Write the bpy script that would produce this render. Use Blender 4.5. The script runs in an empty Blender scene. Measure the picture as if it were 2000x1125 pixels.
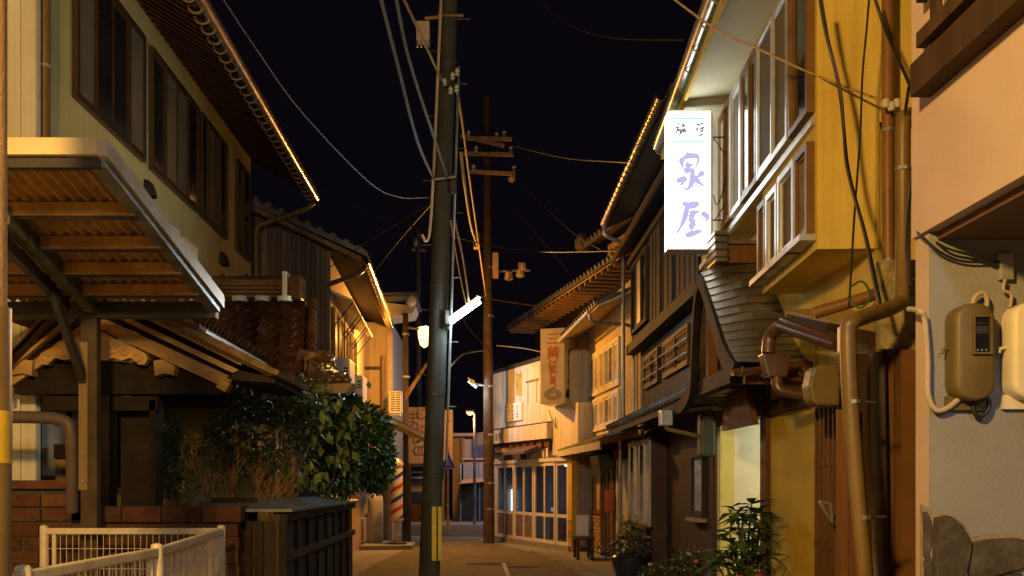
import bpy, bmesh, math, random
from mathutils import Vector, Matrix
random.seed(7)
S = bpy.context.scene
COL = S.collection

# ---------------------------------------------------------------- camera
F = 2000.0; CX = 945.0; CY = 945.0; EYE = 1.6      # photo pixels: focal length, vanishing point, eye height in metres
cam_d = bpy.data.cameras.new('camera'); cam = bpy.data.objects.new('camera', cam_d); COL.objects.link(cam)
cam.location = (0, 0, EYE); cam.rotation_euler = (math.pi / 2, 0, 0)
cam_d.sensor_width = 36; cam_d.lens = 36
cam_d.shift_x = (1000 - CX) / F; cam_d.shift_y = (CY - 562.5) / F
cam_d.clip_start = 0.05; cam_d.clip_end = 900
S.camera = cam

# ---------------------------------------------------------------- world, moonless night sky
W = bpy.data.worlds.new('World'); S.world = W; W.use_nodes = True
wn = W.node_tree.nodes; wl = W.node_tree.links; wn.clear()
out = wn.new('ShaderNodeOutputWorld'); add = wn.new('ShaderNodeAddShader')
sky = wn.new('ShaderNodeTexSky'); sky.sky_type = 'NISHITA'; sky.sun_disc = False
sky.sun_elevation = math.radians(-6); sky.sun_rotation = math.radians(200)
b1 = wn.new('ShaderNodeBackground'); b1.inputs['Strength'].default_value = 0.02
b2 = wn.new('ShaderNodeBackground'); b2.inputs['Color'].default_value = (0.0026, 0.0019, 0.0034, 1)
wl.new(sky.outputs[0], b1.inputs[0]); wl.new(b1.outputs[0], add.inputs[0]); wl.new(b2.outputs[0], add.inputs[1]); wl.new(add.outputs[0], out.inputs[0])

S.view_settings.view_transform = 'Standard'; S.view_settings.look = 'None'
S.view_settings.exposure = 0.0; S.view_settings.gamma = 1.0; S.view_settings.use_curve_mapping = False
S.render.engine = 'CYCLES'
S.cycles.use_denoising = True
S.cycles.max_bounces = 6; S.cycles.diffuse_bounces = 3; S.cycles.glossy_bounces = 3; S.cycles.transmission_bounces = 4
S.cycles.sample_clamp_indirect = 4.0; S.cycles.caustics_reflective = False; S.cycles.caustics_refractive = False

def P(px, py, Y):
    return Vector(((px - CX) * Y / F, Y, EYE + (CY - py) * Y / F))
def PX(px, Y): return (px - CX) * Y / F
def PZ(py, Y): return EYE + (CY - py) * Y / F

# ---------------------------------------------------------------- materials
MATS = {}
def mat(name, col, rough=.7, var=.15, scale=5., bump=.15, bscale=45., metal=0., rand=0., streak=0., spec=.4, stretch=(1, 1, 1), dirt=None, dscale=1.3, damt=.5):
    if name in MATS: return MATS[name]
    m = bpy.data.materials.new(name); m.use_nodes = True
    n = m.node_tree.nodes; l = m.node_tree.links
    b = n['Principled BSDF']
    b.inputs['Roughness'].default_value = rough; b.inputs['Metallic'].default_value = metal
    b.inputs['Specular IOR Level'].default_value = spec if (spec != .4 or rough < .55) else .12
    g = n.new('ShaderNodeNewGeometry'); mp = n.new('ShaderNodeMapping'); mp.inputs['Scale'].default_value = stretch
    l.new(g.outputs['Position'], mp.inputs[0])
    nz = n.new('ShaderNodeTexNoise'); nz.inputs['Scale'].default_value = scale; nz.inputs['Detail'].default_value = 6; nz.inputs['Roughness'].default_value = .6
    l.new(mp.outputs[0], nz.inputs['Vector'])
    r = n.new('ShaderNodeValToRGB')
    r.color_ramp.elements[0].position = .3; r.color_ramp.elements[1].position = .7
    r.color_ramp.elements[0].color = tuple(max(0, c * (1 - var)) for c in col) + (1,)
    r.color_ramp.elements[1].color = tuple(min(1, c * (1 + var)) for c in col) + (1,)
    l.new(nz.outputs['Fac'], r.inputs[0]); c = r.outputs[0]
    if streak:
        m2 = n.new('ShaderNodeMapping'); m2.inputs['Scale'].default_value = (7, 7, .35); l.new(g.outputs['Position'], m2.inputs[0])
        n2 = n.new('ShaderNodeTexNoise'); n2.inputs['Scale'].default_value = 1.6; n2.inputs['Detail'].default_value = 5; l.new(m2.outputs[0], n2.inputs['Vector'])
        r2 = n.new('ShaderNodeValToRGB'); r2.color_ramp.elements[0].position = .42; r2.color_ramp.elements[1].position = .68
        r2.color_ramp.elements[0].color = (1, 1, 1, 1); k = 1 - streak; r2.color_ramp.elements[1].color = (k, k * .93, k * .82, 1)
        l.new(n2.outputs['Fac'], r2.inputs[0])
        mx = n.new('ShaderNodeMix'); mx.data_type = 'RGBA'; mx.blend_type = 'MULTIPLY'; mx.inputs[0].default_value = 1
        l.new(c, mx.inputs[6]); l.new(r2.outputs[0], mx.inputs[7]); c = mx.outputs[2]
    if dirt:
        n3 = n.new('ShaderNodeTexNoise'); n3.inputs['Scale'].default_value = dscale; n3.inputs['Detail'].default_value = 8; n3.inputs['Roughness'].default_value = .7
        l.new(g.outputs['Position'], n3.inputs['Vector'])
        r3 = n.new('ShaderNodeValToRGB'); r3.color_ramp.elements[0].position = .47; r3.color_ramp.elements[1].position = .66
        r3.color_ramp.elements[1].color = (damt,) * 3 + (1,); r3.color_ramp.elements[0].color = (0, 0, 0, 1)
        l.new(n3.outputs['Fac'], r3.inputs[0])
        mx = n.new('ShaderNodeMix'); mx.data_type = 'RGBA'
        l.new(r3.outputs[0], mx.inputs[0]); l.new(c, mx.inputs[6]); mx.inputs[7].default_value = tuple(dirt) + (1,); c = mx.outputs[2]
    if rand:
        oi = n.new('ShaderNodeObjectInfo'); mr = n.new('ShaderNodeMapRange')
        mr.inputs[3].default_value = 1 - rand; mr.inputs[4].default_value = 1 + rand; l.new(oi.outputs['Random'], mr.inputs[0])
        mx = n.new('ShaderNodeVectorMath'); mx.operation = 'SCALE'; l.new(c, mx.inputs[0]); l.new(mr.outputs[0], mx.inputs['Scale']); c = mx.outputs[0]
    l.new(c, b.inputs['Base Color'])
    if bump:
        nb = n.new('ShaderNodeTexNoise'); nb.inputs['Scale'].default_value = bscale; nb.inputs['Detail'].default_value = 5
        l.new(mp.outputs[0], nb.inputs['Vector'])
        bp = n.new('ShaderNodeBump'); bp.inputs['Strength'].default_value = bump; bp.inputs['Distance'].default_value = .02
        l.new(nb.outputs['Fac'], bp.inputs['Height']); l.new(bp.outputs[0], b.inputs['Normal'])
        rr = n.new('ShaderNodeMapRange'); rr.inputs[3].default_value = max(.05, rough - .12); rr.inputs[4].default_value = min(1, rough + .12)
        l.new(nz.outputs['Fac'], rr.inputs[0]); l.new(rr.outputs[0], b.inputs['Roughness'])
    MATS[name] = m; return m

def emit(name, col, strength):
    if name in MATS: return MATS[name]
    m = bpy.data.materials.new(name); m.use_nodes = True; n = m.node_tree.nodes; n.clear()
    e = n.new('ShaderNodeEmission'); e.inputs[0].default_value = tuple(col) + (1,); e.inputs[1].default_value = strength
    o = n.new('ShaderNodeOutputMaterial'); m.node_tree.links.new(e.outputs[0], o.inputs[0]); MATS[name] = m; return m

def glass(name, col=(.02, .022, .025), rough=.06, var=.3):
    m = mat(name, col, rough=rough, var=var, scale=2.5, bump=.02, bscale=3, spec=.8)
    return m
def clear_glass(name):
    if name in MATS: return MATS[name]
    m = bpy.data.materials.new(name); m.use_nodes = True; n = m.node_tree.nodes; l = m.node_tree.links; n.clear()
    t = n.new('ShaderNodeBsdfTransparent'); t.inputs[0].default_value = (.8, .84, .86, 1)
    g = n.new('ShaderNodeBsdfGlossy'); g.inputs['Roughness'].default_value = .05
    mx = n.new('ShaderNodeMixShader'); lw = n.new('ShaderNodeLayerWeight'); lw.inputs[0].default_value = .5; pw_ = n.new('ShaderNodeMath'); pw_.operation = 'POWER'; pw_.inputs[1].default_value = 4; l.new(lw.outputs['Facing'], pw_.inputs[0]); fr = n.new('ShaderNodeMath'); fr.operation = 'MULTIPLY_ADD'; fr.inputs[1].default_value = .5; fr.inputs[2].default_value = .04; l.new(pw_.outputs[0], fr.inputs[0])
    o = n.new('ShaderNodeOutputMaterial')
    l.new(fr.outputs[0], mx.inputs[0]); l.new(t.outputs[0], mx.inputs[1]); l.new(g.outputs[0], mx.inputs[2]); l.new(mx.outputs[0], o.inputs[0])
    MATS[name] = m; return m
def leafmat(name, col, rough=.4, rand=.3):
    m = mat(name, col, rough=rough, var=.35, scale=14, bump=0, rand=rand, spec=.5); return m

# ---------------------------------------------------------------- mesh builder
class MB:
    def __init__(s, M=None): s.v = []; s.f = []; s.M = M
    def _a(s, pts, faces):
        b = len(s.v)
        for p in pts:
            p = Vector(p)
            s.v.append(s.M @ p if s.M else p)
        s.f += [tuple(b + i for i in f) for f in faces]
        return s
    def box(s, a, b):
        x0, y0, z0 = a; x1, y1, z1 = b
        return s._a([(x0, y0, z0), (x1, y0, z0), (x1, y1, z0), (x0, y1, z0), (x0, y0, z1), (x1, y0, z1), (x1, y1, z1), (x0, y1, z1)],
                    [(0, 3, 2, 1), (4, 5, 6, 7), (0, 1, 5, 4), (1, 2, 6, 5), (2, 3, 7, 6), (3, 0, 4, 7)])
    def prism(s, pts, vec):
        n = len(pts); vec = Vector(vec); pts = [Vector(p) for p in pts]
        return s._a(pts + [p + vec for p in pts], [tuple(range(n)), tuple(range(2 * n - 1, n - 1, -1))] + [(i, (i + 1) % n, n + (i + 1) % n, n + i) for i in range(n)])
    def beam(s, a, b, w, h, up=(0, 0, 1)):
        a = Vector(a); b = Vector(b); d = (b - a).normalized(); up = Vector(up)
        x = d.cross(up)
        if x.length < 1e-4: x = d.cross(Vector((1, 0, 0)))
        x.normalize(); y = x.cross(d).normalized()
        q = [x * w / 2 + y * h / 2, -x * w / 2 + y * h / 2, -x * w / 2 - y * h / 2, x * w / 2 - y * h / 2]
        return s._a([a + k for k in q] + [b + k for k in q], [(0, 1, 2, 3), (7, 6, 5, 4)] + [(i, (i + 1) % 4 + 0, 4 + (i + 1) % 4, 4 + i) for i in range(4)])
    def tube(s, pts, r, n=8, arc=None):
        pts = [Vector(p) for p in pts]; R = r if isinstance(r, (list, tuple)) else [r] * len(pts)
        up = None; V = []; Fc = []
        for i, p in enumerate(pts):
            d = (pts[min(i + 1, len(pts) - 1)] - pts[max(i - 1, 0)]).normalized()
            if up is None: up = Vector((0, 0, 1)) if abs(d.z) < .9 else Vector((1, 0, 0))
            x = d.cross(up).normalized(); y = x.cross(d).normalized(); up = y
            for k in range(n):
                a = 2 * math.pi * k / n
                V.append(p + (x * math.cos(a) + y * math.sin(a)) * R[i])
        for i in range(len(pts) - 1):
            for k in range(n):
                Fc.append((i * n + k, i * n + (k + 1) % n, (i + 1) * n + (k + 1) % n, (i + 1) * n + k))
        Fc += [tuple(range(n - 1, -1, -1)), tuple((len(pts) - 1) * n + k for k in range(n))]
        return s._a(V, Fc)
    def gutter(s, a, b, r, n=7):           # open half pipe, opening upwards
        a = Vector(a); b = Vector(b); d = (b - a).normalized(); x = d.cross(Vector((0, 0, 1))).normalized(); V = []
        for p in (a, b):
            for rr in (r, r * .86):
                for k in range(n + 1):
                    t = math.pi * k / n; V.append(p + x * math.cos(t) * rr - Vector((0, 0, 1)) * math.sin(t) * rr)
        m = n + 1; Fc = []
        for k in range(n):
            Fc += [(k, k + 1, 2 * m + k + 1, 2 * m + k), (m + k, 3 * m + k, 3 * m + k + 1, m + k + 1), (k, m + k, m + k + 1, k + 1), (2 * m + k, 2 * m + k + 1, 3 * m + k + 1, 3 * m + k)]
        Fc += [(0, 2 * m, 3 * m, m), (n, m + n, 3 * m + n, 2 * m + n)]
        return s._a(V, Fc)
    def lathe(s, c, prof, n=16):
        c = Vector(c); V = []; Fc = []
        for r, z in prof:
            for k in range(n):
                a = 2 * math.pi * k / n; V.append(c + Vector((r * math.cos(a), r * math.sin(a), z)))
        for i in range(len(prof) - 1):
            for k in range(n): Fc.append((i * n + k, i * n + (k + 1) % n, (i + 1) * n + (k + 1) % n, (i + 1) * n + k))
        Fc += [tuple(range(n)), tuple((len(prof) - 1) * n + k for k in range(n))]
        return s._a(V, Fc)
    def mesh(s, name, m, smooth=False, bevel=0):
        me = bpy.data.meshes.new(name); me.from_pydata([tuple(v) for v in s.v], [], s.f)
        bm = bmesh.new(); bm.from_mesh(me); bmesh.ops.recalc_face_normals(bm, faces=bm.faces)
        if bevel: bmesh.ops.bevel(bm, geom=[e for e in bm.edges], offset=bevel, segments=2, affect='EDGES', profile=.6, clamp_overlap=True)
        bm.to_mesh(me); bm.free()
        if smooth:
            for p in me.polygons: p.use_smooth = True
            try: me.set_sharp_from_angle(angle=math.radians(42))
            except Exception: pass
        me.materials.append(m); return me
    def build(s, name, m, parent=None, smooth=False, bevel=0):
        return link(name, s.mesh(name, m, smooth, bevel), parent)

def link(name, me, parent=None):
    o = bpy.data.objects.new(name, me); COL.objects.link(o)
    if parent is not None:
        o.parent = parent
        r = parent; off = Vector(r.location)
        while r.parent: r = r.parent; off += Vector(r.location) if r.type == 'EMPTY' else Vector((0, 0, 0))
        o.matrix_parent_inverse = Matrix.Translation(-off) if parent.type == 'EMPTY' else Matrix.Identity(4)
    return o
# children of a mesh part: that part sits at the world position of its root through its own parent inverse, so identity is right
def T(name, label, cat, loc=(0, 0, 0), group=None):
    o = bpy.data.objects.new(name, None); COL.objects.link(o); o.location = loc; o.empty_display_size = .2
    o['label'] = label; o['category'] = cat
    if group: o['group'] = group
    return o
def tag(o, label, cat, group=None):
    o['label'] = label; o['category'] = cat
    if group: o['group'] = group
    return o
def struct(o): o['kind'] = 'structure'; return o
def stuff(o): o['kind'] = 'stuff'; return o

_unit = {}
def piece(name, m, parent, c, size, rot=None, bev=0):     # shared unit block, scaled: bricks, planks, slats
    key = m.name
    if key not in _unit: _unit[key] = MB().box((-.5, -.5, -.5), (.5, .5, .5)).mesh('block', m)
    o = link(name, _unit[key], parent)
    o.location = c; o.scale = size
    if rot is not None: o.rotation_euler = rot
    return o

class Fr:   # a facade: u along it from A (near) to B (far), o outward to the street, z up
    def __init__(s, A, B, side):
        s.A = Vector((A[0], A[1], 0)); d = Vector((B[0] - A[0], B[1] - A[1], 0)); s.L = d.length; s.u = d.normalized()
        s.n = Vector((-s.u.y, s.u.x, 0)) if side == 'R' else Vector((s.u.y, -s.u.x, 0))
        s.M = Matrix(((s.u.x, s.n.x, 0, s.A.x), (s.u.y, s.n.y, 0, s.A.y), (0, 0, 1, 0), (0, 0, 0, 1)))
        s.rz = math.atan2(s.u.y, s.u.x)
    def w(s, u, o, z): return s.M @ Vector((u, o, z))
    def U(s, px, o=0):
        k = (px - CX) / F; a = s.A + s.n * o
        return (k * a.y - a.x) / (s.u.x - k * s.u.y)
    def Y(s, px, o=0): return (s.A + s.n * o + s.u * s.U(px, o)).y
    def Z(s, px, py, o=0): return PZ(py, s.Y(px, o))
    def mb(s): return MB(s.M)

def fblock(name, m, parent, fr, a, b):      # shared block placed in a facade frame, corners a and b
    c = fr.w((a[0] + b[0]) / 2, (a[1] + b[1]) / 2, (a[2] + b[2]) / 2)
    return piece(name, m, parent, c, (abs(b[0] - a[0]), abs(b[1] - a[1]), abs(b[2] - a[2])), (0, 0, fr.rz))

def window(parent, fr, u0, u1, z0, z1, panes, mf, mp, o=0., fw=.05, fd=.06, rail=None, name='window', pw=None, sill=None):
    """frame mesh with one sash and one pane object for each light; mp: material or list of materials"""
    b = fr.mb()
    b.box((u0, o, z0), (u1, o + fd, z0 + fw)); b.box((u0, o, z1 - fw), (u1, o + fd, z1))
    b.box((u0, o, z0 + fw), (u0 + fw, o + fd, z1 - fw)); b.box((u1 - fw, o, z0 + fw), (u1, o + fd, z1 - fw))
    f = b.build(name, mf, parent)
    n = panes; w = (u1 - u0 - 2 * fw) / n
    for i in range(n):
        a = u0 + fw + i * w; e = a + w; oo = o + (.028 if i % 2 else .012); sw = .03 if pw is None else pw
        s = fr.mb()
        s.box((a, oo, z0 + fw), (a + sw, oo + .026, z1 - fw)); s.box((e - sw, oo, z0 + fw), (e, oo + .026, z1 - fw))
        s.box((a + sw, oo, z0 + fw), (e - sw, oo + .026, z0 + fw + sw * 1.3)); s.box((a + sw, oo, z1 - fw - sw), (e - sw, oo + .026, z1 - fw))
        if rail:
            zr = z0 + (z1 - z0) * rail; s.box((a + sw, oo, zr), (e - sw, oo + .024, zr + sw))
        s.build('sash', mf, f)
        mm = mp[i % len(mp)] if isinstance(mp, (list, tuple)) else mp
        p = fr.mb(); p.box((a + sw - .004, oo + .006, z0 + fw + .01), (e - sw + .004, oo + .014, z1 - fw - .01)); p.build('pane', mm, f)
    if sill:
        fr.mb().box((u0 - .04, o, z0 - .05), (u1 + .04, o + .12, z0 - .003)).build('sill', sill, f)
    return f

def text(s, m, name, parent, M, size, depth=.004, bold=0., sx=1.0, shear=0., col=True, spacing=1.0):
    """lettering cut as thin raised mesh; M: plane matrix (x right, y up, z out of the face); col: written downwards"""
    c = bpy.data.curves.new('lettering', 'FONT'); c.body = '\n'.join(s) if col else s
    c.size = size; c.align_x = 'CENTER'; c.align_y = 'CENTER'; c.extrude = depth; c.offset = bold; c.shear = shear
    c.space_line = spacing; c.resolution_u = 2
    o = bpy.data.objects.new('lettering_curve', c); COL.objects.link(o)
    dg = bpy.context.evaluated_depsgraph_get()
    me = bpy.data.meshes.new_from_object(o.evaluated_get(dg)); bpy.data.objects.remove(o); bpy.data.curves.remove(c)
    me.transform(M @ Matrix.Diagonal((sx, 1, 1, 1))); me.materials.clear(); me.materials.append(m); me.name = name
    return link(name, me, parent)
def scribble(m, name, parent, M, w, h, n, lw, seed):
    """brush marks too faded to read: short raised strokes laid out in character cells down a column (M: x right, y up, z out)"""
    rg = random.Random(seed); b = MB(M); ch = h / n
    for i in range(n):
        cy = h / 2 - ch * (i + .5)
        for _ in range(5):
            a = rg.choice((0, 0, math.pi / 2, math.pi / 2, .8, -.8)); L = rg.uniform(.3, .75) * min(w, ch); x = rg.uniform(-.25, .25) * w; y = cy + rg.uniform(-.25, .25) * ch
            dx, dy = math.cos(a) * L / 2, math.sin(a) * L / 2; k = lw / 2
            b._a([(x - dx - k * math.sin(a), y - dy + k * math.cos(a), 0), (x + dx - k * math.sin(a), y + dy + k * math.cos(a), 0), (x + dx + k * math.sin(a), y + dy - k * math.cos(a), 0), (x - dx + k * math.sin(a), y - dy - k * math.cos(a), 0), (x, y, .003)], [(0, 1, 4), (1, 2, 4), (2, 3, 4), (3, 0, 4)])
    return stuff(b.build(name, m, parent))
def plane_m(o, x, y):
    x = Vector(x).normalized(); y = Vector(y).normalized(); z = x.cross(y); o = Vector(o)
    return Matrix(((x.x, y.x, z.x, o.x), (x.y, y.y, z.y, o.y), (x.z, y.z, z.z, o.z), (0, 0, 0, 1)))

def sag(a, b, k=.03, n=14):
    a = Vector(a); b = Vector(b); L = (b - a).length
    return [a.lerp(b, i / n) - Vector((0, 0, 4 * k * L * (i / n) * (1 - i / n))) for i in range(n + 1)]
def smoothpath(pts, n=6):            # Catmull-Rom through points
    pts = [Vector(p) for p in pts]; q = [pts[0] * 2 - pts[1]] + pts + [pts[-1] * 2 - pts[-2]]; r = []
    for i in range(1, len(q) - 2):
        for k in range(n):
            t = k / n; a, b, c, d = q[i - 1:i + 3]
            r.append(.5 * ((2 * b) + (c - a) * t + (2 * a - 5 * b + 4 * c - d) * t * t + (-a + 3 * b - 3 * c + d) * t ** 3))
    r.append(pts[-1]); return r
def point(name, loc, col, W, r=.06, parent=None):
    l = bpy.data.lights.new(name, 'POINT'); l.color = col; l.energy = W; l.shadow_soft_size = r
    o = bpy.data.objects.new(name, l); COL.objects.link(o); o.location = loc
    if parent is not None: o.parent = parent; o.matrix_parent_inverse = Matrix.Translation(-Vector(parent.location))
    return o

SOD = (1.0, .50, .13); COOL = (.78, .93, 1.0)
# common materials
M_asph = mat('asphalt', (.15, .125, .09), rough=.8, var=.3, scale=2.5, bump=.5, bscale=70, dirt=(.09, .08, .07), dscale=.7)
M_conc = mat('concrete', (.26, .25, .23), rough=.85, var=.2, scale=3, bump=.25, bscale=60, dirt=(.13, .12, .1), dscale=1.5)
M_dkwood = mat('dark_wood', (.055, .032, .02), rough=.6, var=.35, scale=6, bump=.25, bscale=25, stretch=(1, 1, .15), rand=.2)
M_mdwood = mat('brown_wood', (.14, .068, .032), rough=.6, var=.35, scale=6, bump=.2, bscale=25, stretch=(1, 1, .12), rand=.18)
M_ltwood = mat('weathered_wood', (.3, .2, .1), rough=.75, var=.4, scale=5, bump=.4, bscale=30, stretch=(1, 1, .12), rand=.2)
M_brframe = mat('brown_aluminium', (.05, .028, .014), rough=.35, var=.15, bump=.03, spec=.6)
M_alu = mat('silver_aluminium', (.55, .56, .57), rough=.35, var=.1, bump=.03, metal=.6)
M_steel = mat('galvanised_steel', (.32, .33, .34), rough=.4, var=.25, bump=.05, metal=.7)
M_darkglass = glass('dark_glass')
M_dkmetal = mat('dark_metal', (.035, .03, .028), rough=.5, var=.3, bump=.1)
M_black = mat('black_cable', (.015, .014, .013), rough=.5, var=.2, bump=0)
M_white = mat('white_paint', (.72, .71, .68), rough=.5, var=.08, bump=.05, dirt=(.4, .36, .3), dscale=2.5, damt=.35)
M_rtile = mat('grey_roof_tile', (.1, .1, .105), rough=.4, var=.3, bump=.1, rand=.2)
M_copper = mat('weathered_copper', (.20, .17, .115), rough=.38, var=.3, scale=3, bump=.12, bscale=14, metal=.55, rand=.14, dirt=(.09, .06, .035), dscale=2.2, damt=.6)
M_screen = mat('insect_screen', (.15, .13, .10), rough=.8, var=.1, bump=.1, bscale=200)
M_pipe = mat('brown_pipe', (.20, .13, .05), rough=.4, var=.15, scale=3, bump=.05, streak=.25, spec=.5)
M_dkpipe = mat('dark_brown_pipe', (.09, .045, .03), rough=.32, var=.2, bump=.04, spec=.6)
M_dark = mat('dark_void', (.008, .007, .006), rough=.9, var=.2, bump=0)
# ---------------------------------------------------------------- setting: ground, road, paving
gm = MB(); gm.box((-150, -60, -.3), (150, 260, 0)); g = gm.build('ground', M_conc); struct(g)
def ribbon(name, L, R, z, m):
    b = MB(); n = len(L); pts = [(x, y, z) for x, y in L] + [(x, y, z) for x, y in R]
    b._a(pts, [(i, i + 1, n + i + 1, n + i) for i in range(n - 1)]); return struct(b.build(name, m))
roadL = [(-2.2, -12), (-2.1, 6), (-2.2, 14), (-2.2, 20), (-1.9, 25.2), (-2.0, 30)]
roadR = [(1.55, -12), (1.6, 6), (1.75, 14), (1.65, 19), (1.15, 24), (-.2, 29.6)]
ribbon('road', roadL, roadR, .004, M_asph)
ribbon('crossing_road', [(-60, 32), (-2.2, 31.2), (40, 29.8)], [(-60, 40), (-2.2, 40), (40, 40)], .006, mat('crossing_asphalt', (.11, .11, .115), rough=.75, var=.25, scale=2, bump=.4, bscale=60))
M_mark = mat('road_paint', (.5, .48, .42), rough=.7, var=.3, scale=8, bump=.1, dirt=(.1, .1, .09), dscale=9, damt=.9)
ribbon('road_marking', [(.42, 6), (.42, 14), (.36, 20.5)], [(.5, 6), (.5, 14), (.43, 20.5)], .009, M_mark)
M_drain = mat('drain_cover', (.2, .195, .18), rough=.85, var=.2, bump=.3, rand=.15)
dr = struct(MB().box((1.62, -4, 0), (1.64, 5, .012)).build('drain_channel', M_conc))
y = 9.
while y < 24.4:
    t = (y - 9) / 15.4; x = 1.9 - .02 * t - (max(0, y - 19) * .11)
    piece('drain_cover', M_drain, dr, (x, y, .012), (.36, .58, .03), (0, 0, .03 if y < 19 else .11)); y += .6
kb = MB(); kb.prism([(2.0, 24.2, 0), (.1, 29.4, 0), (.35, 29.6, 0), (2.3, 24.5, 0)], (0, 0, .12)); struct(kb.build('kerb_step', M_conc))
kb = MB(); kb.prism([(-3.0, 24.6, 0), (-1.75, 24.9, 0), (-1.75, 29.5, 0), (-3.0, 29.5, 0)], (0, 0, .1)); struct(kb.build('pavement', M_conc))
# patches of old asphalt
M_patch = mat('asphalt_patch', (.05, .048, .046), rough=.85, var=.3, scale=6, bump=.5, bscale=80)
for cx, cy, sx, sy in ((.1, 20.4, .5, .35), (.75, 19.6, .4, .3)):
    b = MB(); n = 14; b._a([(cx + sx * math.cos(a * 6.283 / n) * random.uniform(.8, 1.1), cy + sy * math.sin(a * 6.283 / n) * random.uniform(.8, 1.1), .008) for a in range(n)], [tuple(range(n))])
    struct(b.build('road_patch', M_patch))

# ================================================================ RIGHT SIDE
# ---------------------------------------------------------------- pink rendered house with electric meters (nearest right)
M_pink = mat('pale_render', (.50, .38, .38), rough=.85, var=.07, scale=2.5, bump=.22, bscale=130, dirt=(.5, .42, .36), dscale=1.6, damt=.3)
M_soff = mat('brown_soffit', (.12, .065, .04), rough=.6, var=.2, bump=.1)
pk = T('pink_house', 'pale pink rendered house at the right edge with its upper floor overhanging two electric meters', 'house', (2.6, 4.9, 0))
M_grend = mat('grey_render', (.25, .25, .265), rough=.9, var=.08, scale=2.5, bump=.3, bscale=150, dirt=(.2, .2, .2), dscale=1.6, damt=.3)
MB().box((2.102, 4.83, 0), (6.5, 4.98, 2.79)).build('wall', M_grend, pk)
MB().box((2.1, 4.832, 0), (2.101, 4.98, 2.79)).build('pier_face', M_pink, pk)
MB().box((2.14, 1.5, 2.75), (6.5, 4.829, 2.787)).build('soffit', M_soff, pk)
up = MB(); up.box((2.08, 1.5, 2.79), (6.5, 4.98, 6.2)); up.build('upper_wall', M_pink, pk)
# timber balcony lattice on the upper wall
fk = Fr((2.08, 1.5), (2.08, 4.95), 'R')
fk.mb().box((1.0, .0, 3.56), (3.1, .012, 6.1)).build('window', M_screen, pk)
for i, (zz, hh, oo) in enumerate(((3.4, .15, .05), (3.62, .07, .03), (3.83, .07, .03), (4.04, .07, .03), (4.25, .07, .03), (4.46, .07, .03), (4.67, .07, .03))):
    fblock('rail', M_dkwood, pk, fk, (.2, .001 if i == 0 else .03, zz), (3.25 + (.02 if i == 0 else 0), oo + .045, zz + hh))
for uu in (3.14, 2.6, 1.9): fblock('post', M_dkwood, pk, fk, (uu, .001, 3.551), (uu + .07, .029, 6.0))
# rubble stone facing at the foot of the wall, stone by stone
M_stone = mat('dark_rubble_stone', (.085, .07, .06), rough=.8, var=.4, scale=7, bump=.6, bscale=25, rand=.25)
M_mort = mat('mortar', (.27, .22, .16), rough=.9, var=.2, bump=.4)
wallY = 4.83
def stone(pts, d, name='stone'):
    q_ = [Vector((x, y, 0)) for x, y in pts]; nq = len(q_); q_ = smoothpath(q_ + [q_[0]], 3)[:-1]; pts = [(v.x + random.uniform(-1, 1), v.y + random.uniform(-1, 1)) for v in q_]; mx_ = sum(p[0] for p in pts) / len(pts); my_ = sum(p[1] for p in pts) / len(pts); pts = [(mx_ + (x - mx_) * 1.06, my_ + (y - my_) * 1.04) for x, y in pts]
    cx = sum(p[0] for p in pts) / len(pts); cy = sum(p[1] for p in pts) / len(pts)
    a = [P(x, y, wallY) for x, y in pts]; b = [P(cx + (x - cx) * .92, cy + (y - cy) * .92, wallY) for x, y in pts]
    for v in a: v.y = wallY - .012
    for v in b: v.y = wallY - d
    n = len(pts); m = MB(); m._a(a + b, [tuple(range(n, 2 * n))] + [(i, (i + 1) % n, n + (i + 1) % n, n + i) for i in range(n)]); m.build(name, M_stone, pk)
mm = MB(); mm.prism([P(x, y, wallY - .001) for x, y in ((1797, 985), (1808, 990), (1822, 1003), (1850, 1003), (1876, 1018), (1892, 1050), (1940, 1043), (2010, 1046), (2080, 1040), (2080, 1320), (1797, 1320))], (0, -.018, 0)); mm.build('mortar_bed', M_mort, pk)
stone([(1822, 1012), (1848, 1008), (1872, 1024), (1888, 1058), (1886, 1090), (1872, 1132), (1826, 1150), (1818, 1080)], .05)
stone([(1896, 1060), (1935, 1052), (1992, 1054), (2006, 1075), (1998, 1106), (1960, 1116), (1905, 1132), (1888, 1115)], .045)
stone([(2012, 1056), (2070, 1050), (2075, 1140), (2020, 1130), (2004, 1110)], .05)
stone([(1798, 1000), (1806, 1000), (1814, 1020), (1812, 1075), (1800, 1085)], .03)
stone([(1800, 1095), (1812, 1085), (1816, 1150), (1802, 1160)], .03)
stone([(1824, 1162), (1878, 1142), (1890, 1190), (1884, 1260), (1822, 1270)], .05)
stone([(1900, 1142), (1990, 1120), (2000, 1200), (1980, 1260), (1896, 1262)], .045)
stone([(1800, 1170), (1814, 1165), (1814, 1270), (1800, 1270)], .03)

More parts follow.
